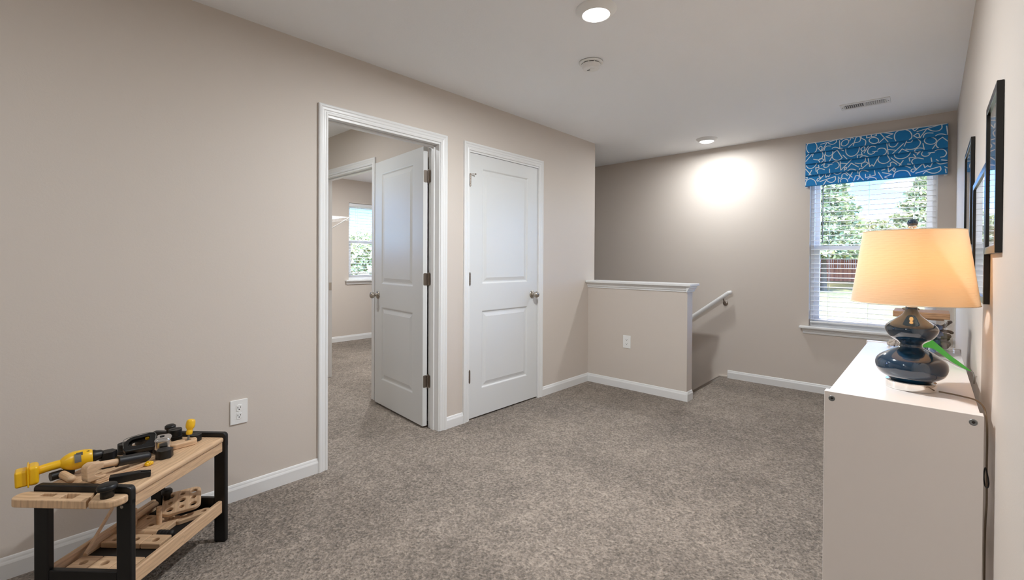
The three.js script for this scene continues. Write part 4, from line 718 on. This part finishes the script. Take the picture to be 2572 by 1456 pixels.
{
  const g = onBench('toy_saw', 'wooden toy tool with a ridged black grip on the lower shelf', 'toy tool', -0.032, LS + 0.0135, 0.020, 0, -1);
  mesh('shaft', boxUV(bar([-0.075, 0, 0], [0.050, 0, 0], 0.0135)), M.pine, g);
  mesh('grip', merge([0, 1, 2, 3].map((i) => new THREE.SphereGeometry(1, 18, 12).scale(0.014, 0.0135, 0.0135).translate(0.056 + i * 0.014, 0, 0))), M.blackMatt, g);
}
{
  const g = onBench('holed_plate', 'rounded square wooden plate with nine holes propped on the pegs', 'wooden plate', -0.178, 0.192, -0.012, 0.82, -0.57);
  const s = roundRect(0.138, 0.134, 0.028); for (let i = -1; i <= 1; i++) for (let j = -1; j <= 1; j++) s.holes.push(hole(i * 0.041, j * 0.040, (i + j) % 2 ? 0.0085 : 0.0118));
  const tilt = new THREE.Matrix4().makeRotationZ(-0.22).multiply(new THREE.Matrix4().makeRotationX(0.06));
  mesh('plate', boxUV(flat(extr(s, 0.015, 0.004, 3))).applyMatrix4(tilt), M.pine, g);
  const b = onBench('toy_bolt', 'black mushroom-headed toy bolt standing on the nine-hole plate', 'toy bolt', -0.172, 0.2095, 0.048, 1, 0);
  mesh('bolt', lathe([[0, 0], [0.013, 0], [0.013, 0.022], [0.019, 0.024], [0.0195, 0.036], [0.015, 0.042], [0, 0.043]], 22), M.black, b);
  const c = onBench('wooden_link', 'pale wooden link with a rounded end and a hole beside the nine-hole plate', 'wooden link', -0.162, LS, -0.068, 0.75, 0.66);
  const q = roundRect(0.13, 0.042, 0.0205); q.holes.push(hole(-0.040, 0, 0.0095)); mesh('link', boxUV(flat(extr(q, 0.018, 0.003))), M.pine, c);
  const d = onBench('wooden_dowel', 'thin wooden dowel leaning over the rear rail of the lower shelf', 'wooden dowel', 0, 0, 0);
  mesh('dowel', boxUV(bar([0.125, 0.1635, 0.110], [-0.050, 0.232, 0.172], 0.0058)), M.pine, d);
  const e = onBench('wooden_dowel', 'thick wooden dowel lying along the rear rail beside the pegs', 'wooden dowel', 0, 0, 0);
  mesh('dowel', boxUV(bar([-0.035, 0.170, 0.118], [-0.200, 0.174, 0.118], 0.0115)), M.pine, e);
}

// ------------------------------------------------------------------ outdoors: lawn, fence, trees
{
  const g = new THREE.PlaneGeometry(160, 110, 40, 40).rotateX(-Math.PI / 2).translate(0, 0, -20), a = g.attributes.position;
  const hgt = (z) => (z > -6 ? -2.9 : z > -46 ? -2.9 + 0.0706 * (-6 - z) : -0.076 + 0.02 * (-46 - z));
  for (let i = 0; i < a.count; i++) a.setY(i, hgt(a.getZ(i)) + 0.06 * Math.sin(a.getX(i) * 0.4 + a.getZ(i) * 0.3)); g.computeVertexNormals();
  const l = structMesh('lawn', boxUV(g), std(0xffffff, 1, { map: lawnMap })); l.userData.label = 'sunlit pale lawn';
}
{
  const g = thing('wooden_fence', 'reddish-brown board fence beyond the lawn', 'fence', [0, 0, 0]);
  const tones = [0xa05a40, 0x96523a, 0xaa6446, 0x8d4c36].map((c) => std(c, 0.85)), z = -44.4, y0 = -0.36, pl = box(0.138, 1.95, 0.022, 0, 0.975, 0);
  for (let i = 0; i < 130; i++) { const p = mesh('plank', pl, tones[i % 4], g); p.position.set(-11.5 + i * 0.142, y0 + rr(-0.01, 0.01), z + rr(-0.006, 0.006)); }
  for (const y of [0.35, 1.55]) mesh('rail', box(18.6, 0.09, 0.04, -2.3, y0 + y, z - 0.04), tones[1], g);
}
const leafGeo = (() => { const p = []; for (let k = 0; k < 4; k++) { const a = k * 1.6 + 0.3, c = Math.cos(a), s = Math.sin(a); p.push(0, 0, 0, c * 0.9 - s * 0.32, 0.25 + 0.1 * k, s * 0.9 + c * 0.32, c * 0.9 + s * 0.32, -0.12, s * 0.9 - c * 0.32); } const g = new THREE.BufferGeometry(); g.setAttribute('position', new THREE.Float32BufferAttribute(p, 3)); g.computeVertexNormals(); return g; })();
const leafMat = phys(0xffffff, 0.85, { transmission: 0.2, thickness: 0 }), bark = std(0x5a4636, 0.95);
function tree(name, label, x, z, y0, trunk, n, place, size, tones) {
  const g = thing(name, label, 'tree', [x, y0, z], 0, 'trees beyond the lawn');
  mesh('trunk', cyl(trunk * 0.45, trunk, 3.2, 0, 1.6, 0, 10), bark, g);
  const f = new THREE.InstancedMesh(leafGeo, leafMat, n), m = new THREE.Matrix4(), q = new THREE.Quaternion(), c = new THREE.Color(), base = tones.map((t) => new THREE.Color(t));
  f.name = 'foliage'; shade(f); f.userData.kind = 'stuff';
  for (let i = 0; i < n; i++) { q.setFromEuler(new THREE.Euler(rr(-0.8, 0.8), rr(0, 6.28), rr(-0.8, 0.8))); m.compose(place(), q, V(1, 1, 1).multiplyScalar(size * rr(0.6, 1.4))); f.setMatrixAt(i, m); c.copy(base[Math.floor(rnd() * base.length)]).multiplyScalar(rr(0.7, 1.2)); f.setColorAt(i, c); }
  g.add(f);
}
const cone = (R, h0, h1) => () => { const t = Math.pow(rnd(), 1.5), h = h0 + (h1 - h0) * t, r = R * (1 - 0.93 * t) * (0.82 + 0.18 * Math.sin(h * 9)) * Math.sqrt(rr(0.25, 1)), a = rr(0, 6.283); return V(Math.cos(a) * r, h - 0.12 * r, Math.sin(a) * r); };
const ball = (rx, ry, cy) => () => { const a = rr(0, 6.283), u = rr(-1, 1), s = Math.sqrt(1 - u * u), k = Math.cbrt(rr(0.3, 1)) * (0.86 + 0.14 * Math.sin(a * 5 + u * 7)); return V(Math.cos(a) * s * rx * k, cy + u * ry * k, Math.sin(a) * s * rx * k); };
const G1 = [0x85885a, 0xaca76c, 0x666c46, 0xc6ba80], G2 = [0xaea872, 0xc8be88, 0x828652, 0xd4c898];
tree('conifer', 'tall dark green conifer in front of the fence', -2.85, -37.6, -0.75, 0.22, 5200, cone(3.1, 2.6, 10.4), 0.27, G1);
tree('leafy_tree', 'round pale green tree standing right of the conifer', 2.25, -39.5, -0.62, 0.2, 4200, cone(3.6, 2.4, 7.4), 0.25, G2);
tree('leafy_tree', 'lower bushy tree filling the gap between the conifer and the round tree', -1.0, -42.3, -0.43, 0.18, 3200, ball(2.3, 1.2, 3.5), 0.25, G2);
tree('conifer', 'second conifer farther along the fence', -10.5, -41, -0.5, 0.22, 2600, cone(3.0, 1.2, 9.5), 0.3, G1);
tree('leafy_tree', 'pale tree at the far end of the lawn', 8.0, -41, -0.5, 0.2, 2600, ball(3.4, 3.0, 4.3), 0.3, G2);
tree('leafy_tree', 'bushy tree outside the bedroom window', -27, -17.5, -2.9, 0.2, 3800, ball(4.2, 3.0, 3.4), 0.27, G2);

scene.traverse((o) => { if (o.isMesh) { o.castShadow = true; o.receiveShadow = true; } });
renderer.render(scene, camera);
